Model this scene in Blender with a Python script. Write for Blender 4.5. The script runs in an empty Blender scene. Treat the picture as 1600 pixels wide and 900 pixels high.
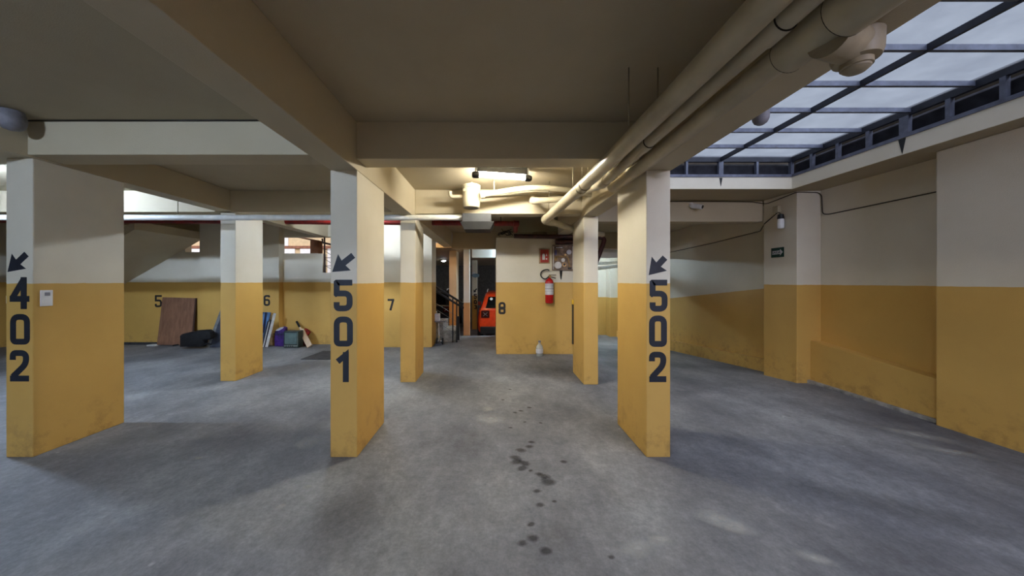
import bpy, bmesh, math, random
from mathutils import Vector, Matrix
random.seed(7)
SC = bpy.context.scene
COL = SC.collection
PI = math.pi

# ------------------------------------------------------------------ camera
H, F = 1.40, 500.0                      # eye height, focal length in pixels of a 1600 px wide frame
VX, VY = 772.0, 440.0                   # vanishing point of the garage's long direction
cam = bpy.data.cameras.new('camera')
cam.sensor_width = 36.0
cam.lens = F / 1600.0 * 36.0
cam.shift_x = (800 - VX) / 1600.0
cam.shift_y = -(450 - VY) / 1600.0
cam.clip_start = 0.02
camo = bpy.data.objects.new('camera', cam)
camo.location = (0, 0, H)
camo.rotation_euler = (PI / 2, 0, 0)
COL.objects.link(camo)
SC.camera = camo

# ------------------------------------------------------------------ world, exposure
w = bpy.data.worlds.new('world'); SC.world = w
w.use_nodes = True
bg = w.node_tree.nodes['Background']
bg.inputs[0].default_value = (0.78, 0.86, 1.0, 1)
bg.inputs[1].default_value = 0.31
SC.view_settings.view_transform = 'Standard'
SC.view_settings.look = 'None'
SC.view_settings.exposure = 0.74
SC.view_settings.gamma = 1.0
SC.view_settings.use_curve_mapping = False
SC.cycles.diffuse_bounces = 8
SC.cycles.transparent_max_bounces = 12
SC.cycles.caustics_reflective = False
SC.cycles.caustics_refractive = False

# daylight of the overcast zenith coming down through the roof lights
sd = bpy.data.lights.new('overcast_daylight', 'SUN')
sd.energy = 4.0; sd.angle = math.radians(80); sd.color = (0.76, 0.82, 1.0)
so = bpy.data.objects.new('overcast_daylight', sd); COL.objects.link(so)
so.location = (2.7, 1, 8); so.rotation_euler = (math.radians(42), math.radians(17), 0)

TUBE_WARM, TUBE_A, TUBE_B, TUBE_C, TUBE_FAR, BULB = 325.0, 1050.0, 700.0, 400.0, 250.0, 210.0

# ------------------------------------------------------------------ materials
def lin(c):
    r = []
    for v in c[:3]:
        v /= 255.0
        r.append(v / 12.92 if v <= 0.04045 else ((v + 0.055) / 1.055) ** 2.4)
    return (*r, 1.0)

def new_mat(name):
    m = bpy.data.materials.new(name); m.use_nodes = True
    nt = m.node_tree
    return m, nt, nt.nodes['Principled BSDF']

def N(nt, typ, **kw):
    n = nt.nodes.new(typ)
    for k, v in kw.items():
        setattr(n, k, v)
    return n

def link(nt, a, b): nt.links.new(a, b)

def math_node(nt, op, a, b=None, clamp=False):
    n = N(nt, 'ShaderNodeMath', operation=op); n.use_clamp = clamp
    for i, v in enumerate((a, b)):
        if v is None: continue
        if isinstance(v, (int, float)): n.inputs[i].default_value = v
        else: link(nt, v, n.inputs[i])
    return n.outputs[0]

def mix(nt, fac, a, b, blend='MIX'):
    n = N(nt, 'ShaderNodeMix', data_type='RGBA', blend_type=blend)
    if isinstance(fac, (int, float)): n.inputs[0].default_value = fac
    else: link(nt, fac, n.inputs[0])
    for i, v in ((6, a), (7, b)):
        if isinstance(v, tuple): n.inputs[i].default_value = v
        else: link(nt, v, n.inputs[i])
    return n.outputs[2]

def noise(nt, vec, scale, detail=4, rough=0.55):
    n = N(nt, 'ShaderNodeTexNoise')
    n.inputs['Scale'].default_value = scale
    n.inputs['Detail'].default_value = detail
    n.inputs['Roughness'].default_value = rough
    if vec is not None: link(nt, vec, n.inputs['Vector'])
    return n.outputs['Fac']

def ramp(nt, fac, p0, p1, c0=(0, 0, 0, 1), c1=(1, 1, 1, 1)):
    n = N(nt, 'ShaderNodeValToRGB')
    n.color_ramp.elements[0].position = p0; n.color_ramp.elements[0].color = c0
    n.color_ramp.elements[1].position = p1; n.color_ramp.elements[1].color = c1
    link(nt, fac, n.inputs[0])
    return n.outputs[0]

def bump(nt, bsdf, hgt, strength, dist=0.01):
    b = N(nt, 'ShaderNodeBump')
    b.inputs['Strength'].default_value = strength
    b.inputs['Distance'].default_value = dist
    link(nt, hgt, b.inputs['Height'])
    link(nt, b.outputs[0], bsdf.inputs['Normal'])

CREAM, YELLOW = (212, 205, 186), (204, 164, 88)

def paint(name, zline=1.385, slope=0.0, y0=0.0, cream=CREAM, yellow=YELLOW, scuff=True):
    m, nt, b = new_mat(name)
    g = N(nt, 'ShaderNodeNewGeometry')
    s = N(nt, 'ShaderNodeSeparateXYZ'); link(nt, g.outputs['Position'], s.inputs[0])
    z = s.outputs[2]
    if slope:
        z = math_node(nt, 'ADD', z, math_node(nt, 'MULTIPLY', math_node(nt, 'SUBTRACT', s.outputs[1], y0), slope))
    wob = math_node(nt, 'MULTIPLY', math_node(nt, 'SUBTRACT', noise(nt, g.outputs['Position'], 9, 3), 0.5), 0.012)
    up = math_node(nt, 'GREATER_THAN', math_node(nt, 'ADD', z, wob), zline)
    col = mix(nt, up, lin(yellow), lin(cream))
    d1 = ramp(nt, noise(nt, g.outputs['Position'], 1.7, 6, 0.65), 0.3, 0.75, (0.90, 0.885, 0.86, 1), (1, 1, 1, 1))
    col = mix(nt, 1.0, col, d1, 'MULTIPLY')
    if scuff:                                   # tyre scuffs and damp stains near the floor
        n2 = noise(nt, g.outputs['Position'], 6.5, 6, 0.7)
        low = math_node(nt, 'SUBTRACT', 1.0, math_node(nt, 'DIVIDE', s.outputs[2], 0.42), True)
        k = math_node(nt, 'MULTIPLY', low, ramp(nt, n2, 0.5, 0.68))
        col = mix(nt, math_node(nt, 'MULTIPLY', k, 0.55), col, lin((120, 92, 55)))
    link(nt, col, b.inputs['Base Color'])
    b.inputs['Roughness'].default_value = 0.62
    b.inputs['Specular IOR Level'].default_value = 0.3
    bump(nt, b, noise(nt, g.outputs['Position'], 160, 3, 0.6), 0.35, 0.004)
    return m

def plain(name, rgb, rough=0.5, metal=0.0, var=0.06, scale=12, bmp=0.0, spec=0.4):
    m, nt, b = new_mat(name)
    tc = N(nt, 'ShaderNodeTexCoord')
    f = noise(nt, tc.outputs['Object'], scale, 4)
    lo = tuple(max(0, c * (1 - var * 2.2)) for c in rgb)
    hi = tuple(min(255, c * (1 + var)) for c in rgb)
    link(nt, ramp(nt, f, 0.3, 0.7, lin(lo), lin(hi)), b.inputs['Base Color'])
    b.inputs['Roughness'].default_value = rough
    b.inputs['Metallic'].default_value = metal
    b.inputs['Specular IOR Level'].default_value = spec
    if bmp: bump(nt, b, noise(nt, tc.outputs['Object'], scale * 6, 3), bmp, 0.004)
    return m

def emit(name, rgb, strength):
    m, nt, b = new_mat(name)
    b.inputs['Base Color'].default_value = lin(rgb)
    b.inputs['Emission Color'].default_value = lin(rgb)
    b.inputs['Emission Strength'].default_value = strength
    return m

def concrete(name):
    m, nt, b = new_mat(name)
    g = N(nt, 'ShaderNodeNewGeometry'); p = g.outputs['Position']
    mp = N(nt, 'ShaderNodeMapping'); link(nt, p, mp.inputs[0])
    mp.inputs['Scale'].default_value = (1.0, 0.7, 1.0)
    mp.inputs['Rotation'].default_value = (0, 0, 0.5)
    big = noise(nt, mp.outputs[0], 0.9, 7, 0.62)
    mid = noise(nt, mp.outputs[0], 5.0, 9, 0.72)
    fine = noise(nt, p, 55, 5, 0.7)
    col = ramp(nt, big, 0.32, 0.70, lin((88, 89, 94)), lin((150, 151, 152)))
    col = mix(nt, 1.0, col, ramp(nt, mid, 0.34, 0.66, (0.76, 0.76, 0.77, 1), (1.14, 1.14, 1.13, 1)), 'MULTIPLY')
    col = mix(nt, 1.0, col, ramp(nt, fine, 0.25, 0.75, (0.78, 0.78, 0.78, 1), (1.14, 1.14, 1.14, 1)), 'MULTIPLY')
    col = mix(nt, 1.0, col, ramp(nt, noise(nt, p, 19, 6, 0.72), 0.32, 0.68, (0.80, 0.80, 0.80, 1), (1.15, 1.15, 1.14, 1)), 'MULTIPLY')
    wear = ramp(nt, noise(nt, mp.outputs[0], 1.5, 9, 0.75), 0.60, 0.74)
    col = mix(nt, math_node(nt, 'MULTIPLY', wear, 0.45), col, lin((178, 178, 176)))
    dark = ramp(nt, noise(nt, p, 2.3, 8, 0.72), 0.62, 0.72)
    col = mix(nt, math_node(nt, 'MULTIPLY', dark, 0.35), col, lin((74, 74, 78)))
    vo = N(nt, 'ShaderNodeTexVoronoi'); vo.inputs['Scale'].default_value = 5.5; link(nt, p, vo.inputs['Vector'])
    chips = math_node(nt, 'MULTIPLY', ramp(nt, vo.outputs['Distance'], 0.03, 0.09, (1, 1, 1, 1), (0, 0, 0, 1)),
                      ramp(nt, noise(nt, p, 1.2, 3), 0.55, 0.62))
    col = mix(nt, math_node(nt, 'MULTIPLY', chips, 0.55), col, lin((190, 190, 188)))
    link(nt, col, b.inputs['Base Color'])
    link(nt, ramp(nt, mid, 0.3, 0.7, (0.55, 0.55, 0.55, 1), (0.8, 0.8, 0.8, 1)), b.inputs['Roughness'])
    b.inputs['Specular IOR Level'].default_value = 0.35
    hh = math_node(nt, 'ADD', math_node(nt, 'MULTIPLY', mid, 1.2), math_node(nt, 'MULTIPLY', fine, 0.5))
    bump(nt, b, hh, 0.35, 0.012)
    return m

def soft_stain(name, rgb, amount, hard=0.15):
    """A blotch that fades out at its ragged rim (object space, radius 1)."""
    m, nt, b = new_mat(name)
    tc = N(nt, 'ShaderNodeTexCoord')
    g = N(nt, 'ShaderNodeNewGeometry')
    ln = N(nt, 'ShaderNodeVectorMath', operation='LENGTH'); link(nt, tc.outputs['Object'], ln.inputs[0])
    f = math_node(nt, 'ADD', ln.outputs['Value'], math_node(nt, 'MULTIPLY', math_node(nt, 'SUBTRACT', noise(nt, g.outputs['Position'], 14, 6, 0.7), 0.5), 1.0))
    a = ramp(nt, f, hard, 0.85, (1, 1, 1, 1), (0, 0, 0, 1))
    link(nt, math_node(nt, 'MULTIPLY', a, amount), b.inputs['Alpha'])
    b.inputs['Base Color'].default_value = lin(rgb)
    b.inputs['Roughness'].default_value = 0.75
    return m

def polycarbonate(name):
    m, nt, b = new_mat(name)
    nt.nodes.remove(b)
    out = nt.nodes['Material Output']
    tc = N(nt, 'ShaderNodeTexCoord')
    col = ramp(nt, noise(nt, tc.outputs['Object'], 2.2, 5, 0.6), 0.3, 0.7, (0.70, 0.72, 0.75, 1), (0.84, 0.86, 0.88, 1))
    t = N(nt, 'ShaderNodeBsdfTransparent'); link(nt, col, t.inputs[0])
    tl = N(nt, 'ShaderNodeBsdfTranslucent'); link(nt, col, tl.inputs[0])
    d = N(nt, 'ShaderNodeBsdfDiffuse'); d.inputs[0].default_value = (0.5, 0.52, 0.54, 1)
    m1 = N(nt, 'ShaderNodeMixShader'); m1.inputs[0].default_value = 0.12
    link(nt, t.outputs[0], m1.inputs[1]); link(nt, tl.outputs[0], m1.inputs[2])
    m2 = N(nt, 'ShaderNodeMixShader'); m2.inputs[0].default_value = 0.06
    link(nt, m1.outputs[0], m2.inputs[1]); link(nt, d.outputs[0], m2.inputs[2])
    link(nt, m2.outputs[0], out.inputs[0])
    return m

def glassy(name, rgb, alpha, rough=0.1):
    m, nt, b = new_mat(name)
    b.inputs['Base Color'].default_value = lin(rgb)
    b.inputs['Roughness'].default_value = rough
    b.inputs['Alpha'].default_value = alpha
    return m

def wood(name, a, bcol, scale=3.0):
    m, nt, b = new_mat(name)
    tc = N(nt, 'ShaderNodeTexCoord')
    mp = N(nt, 'ShaderNodeMapping'); link(nt, tc.outputs['Object'], mp.inputs[0])
    mp.inputs['Scale'].default_value = (6, 6, 0.7)
    f = noise(nt, mp.outputs[0], scale, 6, 0.65)
    link(nt, ramp(nt, f, 0.3, 0.7, lin(a), lin(bcol)), b.inputs['Base Color'])
    b.inputs['Roughness'].default_value = 0.7
    return m

M = {}
M['wall'] = paint('wall_paint')
M['wall_right'] = paint('wall_paint_right', 1.355)
M['wall_ramp'] = paint('wall_paint_ramp', 1.36, 0.11, 4.7)
M['wall_low'] = paint('wall_paint_lower_level', 0.82, scuff=False)
M['pillar_warm_lit'] = paint('pillar_paint_warm_lit', 0.84, cream=(206, 180, 150), yellow=(205, 140, 70), scuff=False)  # warm light from the stair side is put into this paint colour
M['pillar_cool_lit'] = paint('pillar_paint_cool_lit', 0.84, cream=(226, 228, 228), yellow=(216, 166, 118), scuff=False)  # cool light above and warm light below put into the paint colours
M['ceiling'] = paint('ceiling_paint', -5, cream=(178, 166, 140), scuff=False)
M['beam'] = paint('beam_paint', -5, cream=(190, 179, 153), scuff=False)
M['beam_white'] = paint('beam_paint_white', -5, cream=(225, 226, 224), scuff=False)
M['fascia'] = paint('fascia_paint', -5, cream=(220, 214, 196), scuff=False)
M['floor'] = concrete('floor_concrete')
M['step'] = plain('stair_concrete', (150, 146, 138), 0.85, var=0.12, bmp=0.3)
M['digit'] = plain('black_lettering', (26, 31, 42), 0.55, var=0.1)
M['digit_wall'] = plain('black_lettering_wall', (28, 25, 24), 0.6, var=0.1)
M['pvc'] = plain('cream_pvc', (178, 168, 142), 0.38, var=0.05, scale=5)
M['pvc_white'] = plain('white_pvc', (226, 226, 220), 0.35, var=0.03)
M['pvc_old'] = plain('brownish_pvc', (150, 138, 114), 0.5, var=0.1, scale=7)
M['red_pipe'] = plain('red_pipe_paint', (128, 30, 28), 0.4, var=0.12)
M['dark_pipe'] = plain('oxide_pipe_paint', (66, 34, 28), 0.5, var=0.2)
M['steel'] = plain('painted_steel', (104, 108, 124), 0.45, 0.2, var=0.08)
M['steel_dark'] = plain('dark_steel', (44, 46, 56), 0.5, 0.2, var=0.1)
M['slat'] = plain('louvre_slat', (96, 96, 106), 0.6, var=0.1)
M['poly'] = polycarbonate('polycarbonate_sheet')
M['wire'] = plain('galvanised_wire', (150, 142, 120), 0.5, 0.5)
M['cable'] = plain('black_cable', (40, 32, 22), 0.6)
M['grey_box'] = plain('grey_metal_box', (46, 47, 48), 0.6, 0.1, var=0.08)
M['grey_dark'] = plain('grey_dark_tray', (32, 32, 32), 0.5, 0.1, var=0.1)
M['white_plastic'] = plain('white_plastic', (226, 227, 228), 0.35, var=0.02)
M['black_plastic'] = plain('black_plastic', (28, 28, 30), 0.45, var=0.1)
M['rubber'] = plain('black_rubber', (22, 22, 23), 0.7, var=0.1)
M['chrome'] = plain('chrome', (190, 190, 192), 0.25, 0.9, var=0.03)
M['tube_warm'] = emit('fluorescent_tube_glow', (255, 249, 234), TUBE_WARM)
for k_, v_ in (('a', TUBE_A), ('b', TUBE_B), ('c', TUBE_C)):
    M['tube_' + k_] = emit('fluorescent_tube_glow_cool_' + k_, (200, 222, 255) if k_ != 'c' else (222, 236, 255), v_)
M['tube_e'] = emit('fluorescent_tube_glow_violet', (226, 226, 255), 700.0)
M['tube_far'] = emit('fluorescent_tube_glow_far', (205, 232, 255), TUBE_FAR)
M['bulb_warm'] = emit('bulb_glow_warm', (255, 214, 170), BULB)
M['spot_far'] = emit('far_lamp_glow', (250, 250, 255), 30.0)
M['red_gloss'] = plain('extinguisher_red', (168, 24, 24), 0.25, var=0.06)
M['label_white'] = plain('label_white', (205, 203, 204), 0.5, var=0.05)
M['label_grey'] = plain('label_print_grey', (120, 118, 124), 0.6, var=0.1)
M['sign_red'] = plain('sign_red', (158, 40, 30), 0.45, var=0.08)
M['sign_frame'] = plain('sign_frame', (150, 130, 98), 0.5, var=0.08)
M['sign_green'] = plain('sign_green', (18, 58, 46), 0.5, var=0.08)
M['board_brown'] = plain('meter_board_brown', (128, 108, 92), 0.7, var=0.15, scale=18)
M['brass'] = plain('old_brass', (160, 128, 82), 0.4, 0.6, var=0.15)
M['blue_tag'] = plain('blue_tag', (86, 84, 130), 0.6)
M['ply'] = wood('plywood_board', (104, 70, 50), (142, 102, 76))
M['ply_edge'] = plain('plywood_edge', (70, 45, 32), 0.8)
M['bag_black'] = plain('black_cloth', (18, 18, 20), 0.8, var=0.2, bmp=0.4)
M['slate'] = plain('slate_panel', (62, 66, 76), 0.5, var=0.1)
M['slate_edge'] = plain('slate_panel_edge', (120, 122, 122), 0.6, var=0.1)
M['blue_panel'] = plain('blue_panel', (74, 110, 150), 0.5, var=0.2, scale=6)
M['navy'] = plain('navy_edge', (34, 42, 74), 0.6)
M['tan_panel'] = plain('tan_canvas', (188, 160, 116), 0.8, var=0.1)
M['frame_dark'] = plain('frame_dark', (38, 40, 46), 0.5)
M['frame_white'] = plain('frame_white', (200, 200, 196), 0.5)
M['purple'] = plain('purple_fabric', (62, 30, 108), 0.6, var=0.25, scale=8, bmp=0.3)
M['tv_case'] = plain('tv_case', (36, 50, 48), 0.4, var=0.08)
M['tv_screen'] = plain('tv_screen', (98, 118, 116), 0.15, var=0.04, spec=0.6)
M['tv_trim'] = plain('tv_trim', (120, 128, 120), 0.4)
M['willow'] = wood('willow_wood', (196, 168, 136), (214, 188, 158))
M['red_cloth'] = plain('red_cloth', (140, 32, 26), 0.8, var=0.2)
M['maroon'] = plain('maroon_plastic', (84, 18, 26), 0.5)
M['bottle'] = glassy('clear_bottle', (208, 210, 200), 0.42, 0.08)
M['grate'] = plain('pit_cover', (58, 58, 60), 0.8, var=0.15, bmp=0.4)
M['paper'] = plain('white_paper', (210, 210, 206), 0.8)
M['facade'] = plain('facade_plaster', (208, 178, 134), 0.9, var=0.03)
M['facade_trim'] = plain('facade_trim', (142, 92, 66), 0.8)
M['facade_white'] = plain('facade_white', (236, 226, 214), 0.8, var=0.03)
M['post_brown'] = plain('post_brown', (104, 68, 42), 0.8)
M['rust'] = plain('dark_iron', (54, 38, 32), 0.6)
M['car_orange'] = plain('car_paint_orange', (214, 62, 24), 0.22, var=0.03, spec=0.6)
M['car_dark'] = plain('car_paint_dark', (26, 28, 34), 0.22, var=0.05, spec=0.6)
M['car_glass'] = plain('car_glass', (14, 16, 20), 0.08, var=0.05, spec=0.7)
M['tail_light'] = plain('tail_light', (60, 16, 14), 0.2, var=0.1)
M['yellow_tape'] = plain('yellow_tape', (214, 172, 40), 0.5)
M['shadow_gap'] = plain('louvre_void_dark', (70, 62, 52), 0.9)  # darkness behind the louvres put into the colour
M['oil'] = soft_stain('oil_stain', (62, 60, 60), 0.62, 0.35)
M['pale'] = soft_stain('cement_patch', (190, 190, 184), 0.45, 0.05)
M['darkish'] = soft_stain('dark_patch', (84, 82, 80), 0.30, 0.0)  # soft darker ellipse on the floor

# ------------------------------------------------------------------ mesh helpers
def at(px, py, Y):
    return Vector(((px - VX) * Y / F, Y, H + (VY - py) * Y / F))

def box(bm, x0, x1, y0, y1, z0, z1, bev=0.0):
    t = bmesh.new()
    vs = [t.verts.new((x, y, z)) for z in (z0, z1) for y in (y0, y1) for x in (x0, x1)]
    for f in ((0, 2, 3, 1), (4, 5, 7, 6), (0, 1, 5, 4), (2, 6, 7, 3), (0, 4, 6, 2), (1, 3, 7, 5)):
        t.faces.new([vs[i] for i in f])
    if bev:
        bmesh.ops.bevel(t, geom=t.edges[:], offset=bev, segments=2, affect='EDGES', profile=0.6)
    merge(bm, t)
    return bm

def merge(bm, t, mat=None):
    if mat is not None: bmesh.ops.transform(t, matrix=mat, verts=t.verts)
    me = bpy.data.meshes.new('tmp'); t.to_mesh(me); t.free()
    bm.from_mesh(me); bpy.data.meshes.remove(me)

def cyl(bm, a, b, r, seg=20, r2=None, caps=True):
    a, b = Vector(a), Vector(b); d = b - a
    t = bmesh.new()
    bmesh.ops.create_cone(t, cap_ends=caps, segments=seg, radius1=r, radius2=r if r2 is None else r2, depth=d.length)
    q = d.to_track_quat('Z', 'Y').to_matrix().to_4x4()
    merge(bm, t, Matrix.Translation((a + b) / 2) @ q)
    return bm

def fillet(pts, rad, n=6):
    pts = [Vector(p) for p in pts]
    out = [pts[0]]
    for i in range(1, len(pts) - 1):
        p = pts[i]; a = pts[i - 1] - p; b = pts[i + 1] - p
        r = min(rad, a.length * 0.49, b.length * 0.49)
        if r < 1e-5: out.append(p); continue
        pa, pb = p + a.normalized() * r, p + b.normalized() * r
        for k in range(n + 1):
            u = k / n
            out.append((1 - u) ** 2 * pa + 2 * u * (1 - u) * p + u * u * pb)
    out.append(pts[-1])
    return out

def sweep(bm, pts, r, seg=16, rad=0.0, closed_ends=True):
    pts = fillet(pts, rad) if rad else [Vector(p) for p in pts]
    n = len(pts); rings = []
    up = Vector((0, 0, 1)); prev = None
    for i, p in enumerate(pts):
        t = (pts[min(i + 1, n - 1)] - pts[max(i - 1, 0)]).normalized()
        if prev is None:
            u = up.cross(t)
            if u.length < 1e-3: u = Vector((1, 0, 0)).cross(t)
        else:
            u = prev - t * prev.dot(t)
        u.normalize(); v = t.cross(u); prev = u
        rings.append([bm.verts.new(p + (u * math.cos(2 * PI * k / seg) + v * math.sin(2 * PI * k / seg)) * r) for k in range(seg)])
    for a, b in zip(rings, rings[1:]):
        for k in range(seg):
            bm.faces.new((a[k], a[(k + 1) % seg], b[(k + 1) % seg], b[k]))
    if closed_ends:
        bm.faces.new(rings[0][::-1]); bm.faces.new(rings[-1])
    return bm

def lathe(bm, prof, origin=(0, 0, 0), seg=24):
    o = Vector(origin); rings = []
    for r, z in prof:
        rings.append([bm.verts.new(o + Vector((r * math.cos(2 * PI * k / seg), r * math.sin(2 * PI * k / seg), z))) for k in range(seg)])
    for a, b in zip(rings, rings[1:]):
        for k in range(seg):
            bm.faces.new((a[k], a[(k + 1) % seg], b[(k + 1) % seg], b[k]))
    bm.faces.new(rings[0][::-1]); bm.faces.new(rings[-1])
    return bm

def prism(bm, poly, y0, y1):
    """poly of (x, z) extruded along y."""
    a = [bm.verts.new((x, y0, z)) for x, z in poly]
    b = [bm.verts.new((x, y1, z)) for x, z in poly]
    n = len(poly)
    bm.faces.new(a); bm.faces.new(b[::-1])
    for i in range(n):
        bm.faces.new((a[i], b[i], b[(i + 1) % n], a[(i + 1) % n]))
    return bm

def obj(name, bm, mat, parent=None, smooth=False, kind=None, label=None, cat=None, group=None):
    bmesh.ops.recalc_face_normals(bm, faces=bm.faces)
    me = bpy.data.meshes.new(name); bm.to_mesh(me); bm.free()
    me.materials.append(mat)
    if smooth:
        me.polygons.foreach_set('use_smooth', [True] * len(me.polygons))
        me.update()
        for e in me.edges: pass
    o = bpy.data.objects.new(name, me); COL.objects.link(o)
    if smooth:
        try:
            md = me.attributes.new('sharp_edge', 'BOOLEAN', 'EDGE')
            b2 = bmesh.new(); b2.from_mesh(me); b2.edges.ensure_lookup_table()
            sh = [len(e.link_faces) == 2 and e.calc_face_angle(0) > 0.7 for e in b2.edges]
            b2.free(); md.data.foreach_set('value', sh)
        except Exception:
            pass
    if parent is not None:
        o.parent = parent
        o.matrix_parent_inverse = Matrix.Translation(-Vector(parent.location)) if parent.type == 'EMPTY' else Matrix()
    if kind: o['kind'] = kind
    if label: o['label'] = label
    if cat: o['category'] = cat
    if group: o['group'] = group
    return o

def thing(name, label, cat, loc=(0, 0, 0), group=None, kind=None):
    o = bpy.data.objects.new(name, None); COL.objects.link(o)
    o.location = loc; o.empty_display_size = 0.1
    if label: o['label'] = label
    if cat: o['category'] = cat
    if group: o['group'] = group
    if kind: o['kind'] = kind
    return o

def B(): return bmesh.new()

# ------------------------------------------------------------------ numerals and arrows (brush-width strokes)
def stroke(bm, pts, wd, T, thick):
    """A ribbon of width wd along 2-D points, mapped to 3-D by T(x, y, h); thick = paint film."""
    pts = [Vector(p) for p in pts]; n = len(pts); L, R = [], []
    for i, p in enumerate(pts):
        if i == 0: t = (pts[1] - p).normalized(); nn = Vector((-t.y, t.x)); s = 1
        elif i == n - 1: t = (p - pts[i - 1]).normalized(); nn = Vector((-t.y, t.x)); s = 1
        else:
            t1 = (p - pts[i - 1]).normalized(); t2 = (pts[i + 1] - p).normalized()
            n1 = Vector((-t1.y, t1.x)); n2 = Vector((-t2.y, t2.x))
            nn = (n1 + n2).normalized(); s = min(1 / max(nn.dot(n1), 0.45), 2.2)
        L.append(p + nn * wd / 2 * s); R.append(p - nn * wd / 2 * s)
    lo = [[bm.verts.new(T(q.x, q.y, 0)) for q in S] for S in (L, R)]
    hi = [[bm.verts.new(T(q.x, q.y, thick)) for q in S] for S in (L, R)]
    for i in range(n - 1):
        bm.faces.new((hi[0][i], hi[0][i + 1], hi[1][i + 1], hi[1][i]))
        bm.faces.new((lo[0][i], hi[0][i], hi[0][i + 1], lo[0][i + 1]))
        bm.faces.new((lo[1][i], hi[1][i], hi[1][i + 1], lo[1][i + 1]))
    for i in (0, n - 1):
        bm.faces.new((lo[0][i], hi[0][i], hi[1][i], lo[1][i]))

def f2(pts, r, n=6):
    return [Vector((p.x, p.y)) for p in fillet([(x, y, 0) for x, y in pts], r, n)]

def digit_paths(ch, w_, h_, s):
    x0, x1, y0, y1, m = s / 2, w_ - s / 2, s / 2, h_ - s / 2, h_ * 0.5
    r = w_ * 0.30
    def loop(ya, yb):
        xm = (x0 + x1) / 2
        return f2([(xm, ya), (x1, ya), (x1, yb), (x0, yb), (x0, ya), (xm, ya)], r)
    if ch == '0': return [loop(y0, y1)]
    if ch == '8': return [loop(y0, m + s * 0.2), loop(m - s * 0.2, y1)]
    if ch == '6': return [f2([(x1, y1 * 0.86), (x1, y1), (x0, y1), (x0, y0), (x1, y0), (x1, m + s * .3), (x0 + s * .4, m + s * .3)], r)]
    if ch == '5': return [f2([(x1 + s * .45, y1), (x0, y1), (x0, m + s * .25), (x0 + 0.001, m + s * .25)], 0.0001, 1)
                          , f2([(x0 - s * .3, m + s * .35), (x1, m + s * .35), (x1, y0), (x0, y0), (x0, y0 + h_ * .2)], r)]
    if ch == '2': return [f2([(x0, y1 - h_ * .22), (x0, y1), (x1, y1), (x1, m + h_ * .06), (x0, y0 + s * .3)], r) , [Vector((x0 - s * .45, y0)), Vector((x1 + s * .5, y0))]]
    if ch == '3': return [f2([(x0, y1), (x1, y1), (x1, m), (x0 + w_ * .25, m)], r), f2([(x0 + w_ * .25, m), (x1, m), (x1, y0), (x0, y0)], r)]
    if ch == '1': return [[Vector((x0, h_ * .68)), Vector((x1 * .78, y1)), Vector((x1 * .78, y1 - .001))], [Vector((x1 * .78, h_)), Vector((x1 * .78, 0))]]
    if ch == '4': return [[Vector((w_ * .72, h_ * .94)), Vector((x0 + s * .05, h_ * .36))], [Vector((x0 - s * .45, h_ * .32)), Vector((w_, h_ * .32))],
                          [Vector((w_ * .72, h_)), Vector((w_ * .72, 0))]]
    if ch == '7': return [[Vector((x0 - s * .3, y1)), Vector((w_, y1))], [Vector((x1, y1)), Vector((w_ * .45, 0))]]
    return []

FILM = 0.0012
def digit(parent, ch, px0, px1, py0, py1, Y, mat, s=0.045):
    """Painted numeral on a wall face that looks towards -Y."""
    a, b = at(px0, py1, Y), at(px1, py0, Y)
    w_, h_ = b.x - a.x, b.z - a.z
    bm = B()
    for i, pth in enumerate(digit_paths(ch, w_, h_, s)):
        stroke(bm, pth, s, lambda x, y, t, i=i: (a.x + x, Y - t * (1 + 0.25 * i), a.z + y), FILM)
    return obj('painted_digit', bm, mat, parent)

def arrow(parent, tip, tail, Y, mat, sh=0.05, hw=0.165, hl=0.125):
    a, b = at(*tip, Y), at(*tail, Y)
    d = Vector((b.x - a.x, b.z - a.z)); L = d.length; d.normalize(); n = Vector((-d.y, d.x))
    o = Vector((a.x, a.z))
    P = [o, o + d * hl + n * hw / 2, o + d * hl * .93 + n * sh / 2, o + d * L + n * sh / 2, o + d * L - n * sh / 2,
         o + d * hl * .93 - n * sh / 2, o + d * hl - n * hw / 2]
    bm = prism(B(), [(p.x, p.y) for p in P], Y - FILM, Y)
    return obj('painted_arrow', bm, mat, parent)

# ================================================================== STRUCTURE
ZC, ZLB = 2.67, 2.29                     # ceiling, underside of the lengthwise beams
X0A, X0B = -3.89, -3.675                 # pillar lines
X1A, X1B = -1.305, -1.092
X2A, X2B = 1.214, 1.405
ROW1, ROW1B = 2.55, 3.18
LOW = -0.60                              # lower parking level behind

def drop(x, y):
    if x > 1.4:
        k = min(1, max(0, (x - 1.5) / 0.6)); k = k * k * (3 - 2 * k)
        r = -min(0.60, max(0.0, 0.088 * (y - 4.3)))
        z = r * k
    else:
        z = 0.0
    if y > 8.31 and x < 2.05: z = LOW
    return z

def grid_floor():
    bm = B()
    xs = [-10.5 + i * 0.25 for i in range(61)] + [1.5, 1.6, 1.7, 1.8, 1.9, 2.0, 2.05, 2.1]
    xs = sorted({round(x, 3) for x in xs if x <= 4.75} | {4.75})
    ys = sorted({round(-6 + i * 0.25, 3) for i in range(97)} | {8.3, 8.32})
    V = {}
    for i, x in enumerate(xs):
        for j, y in enumerate(ys):
            V[i, j] = bm.verts.new((x, y, drop(x, y)))
    for i in range(len(xs) - 1):
        for j in range(len(ys) - 1):
            bm.faces.new((V[i, j], V[i + 1, j], V[i + 1, j + 1], V[i, j + 1]))
    return bm
floor = obj('floor', grid_floor(), M['floor'], kind='structure', label='grey stained concrete floor of the parking garage')

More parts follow.
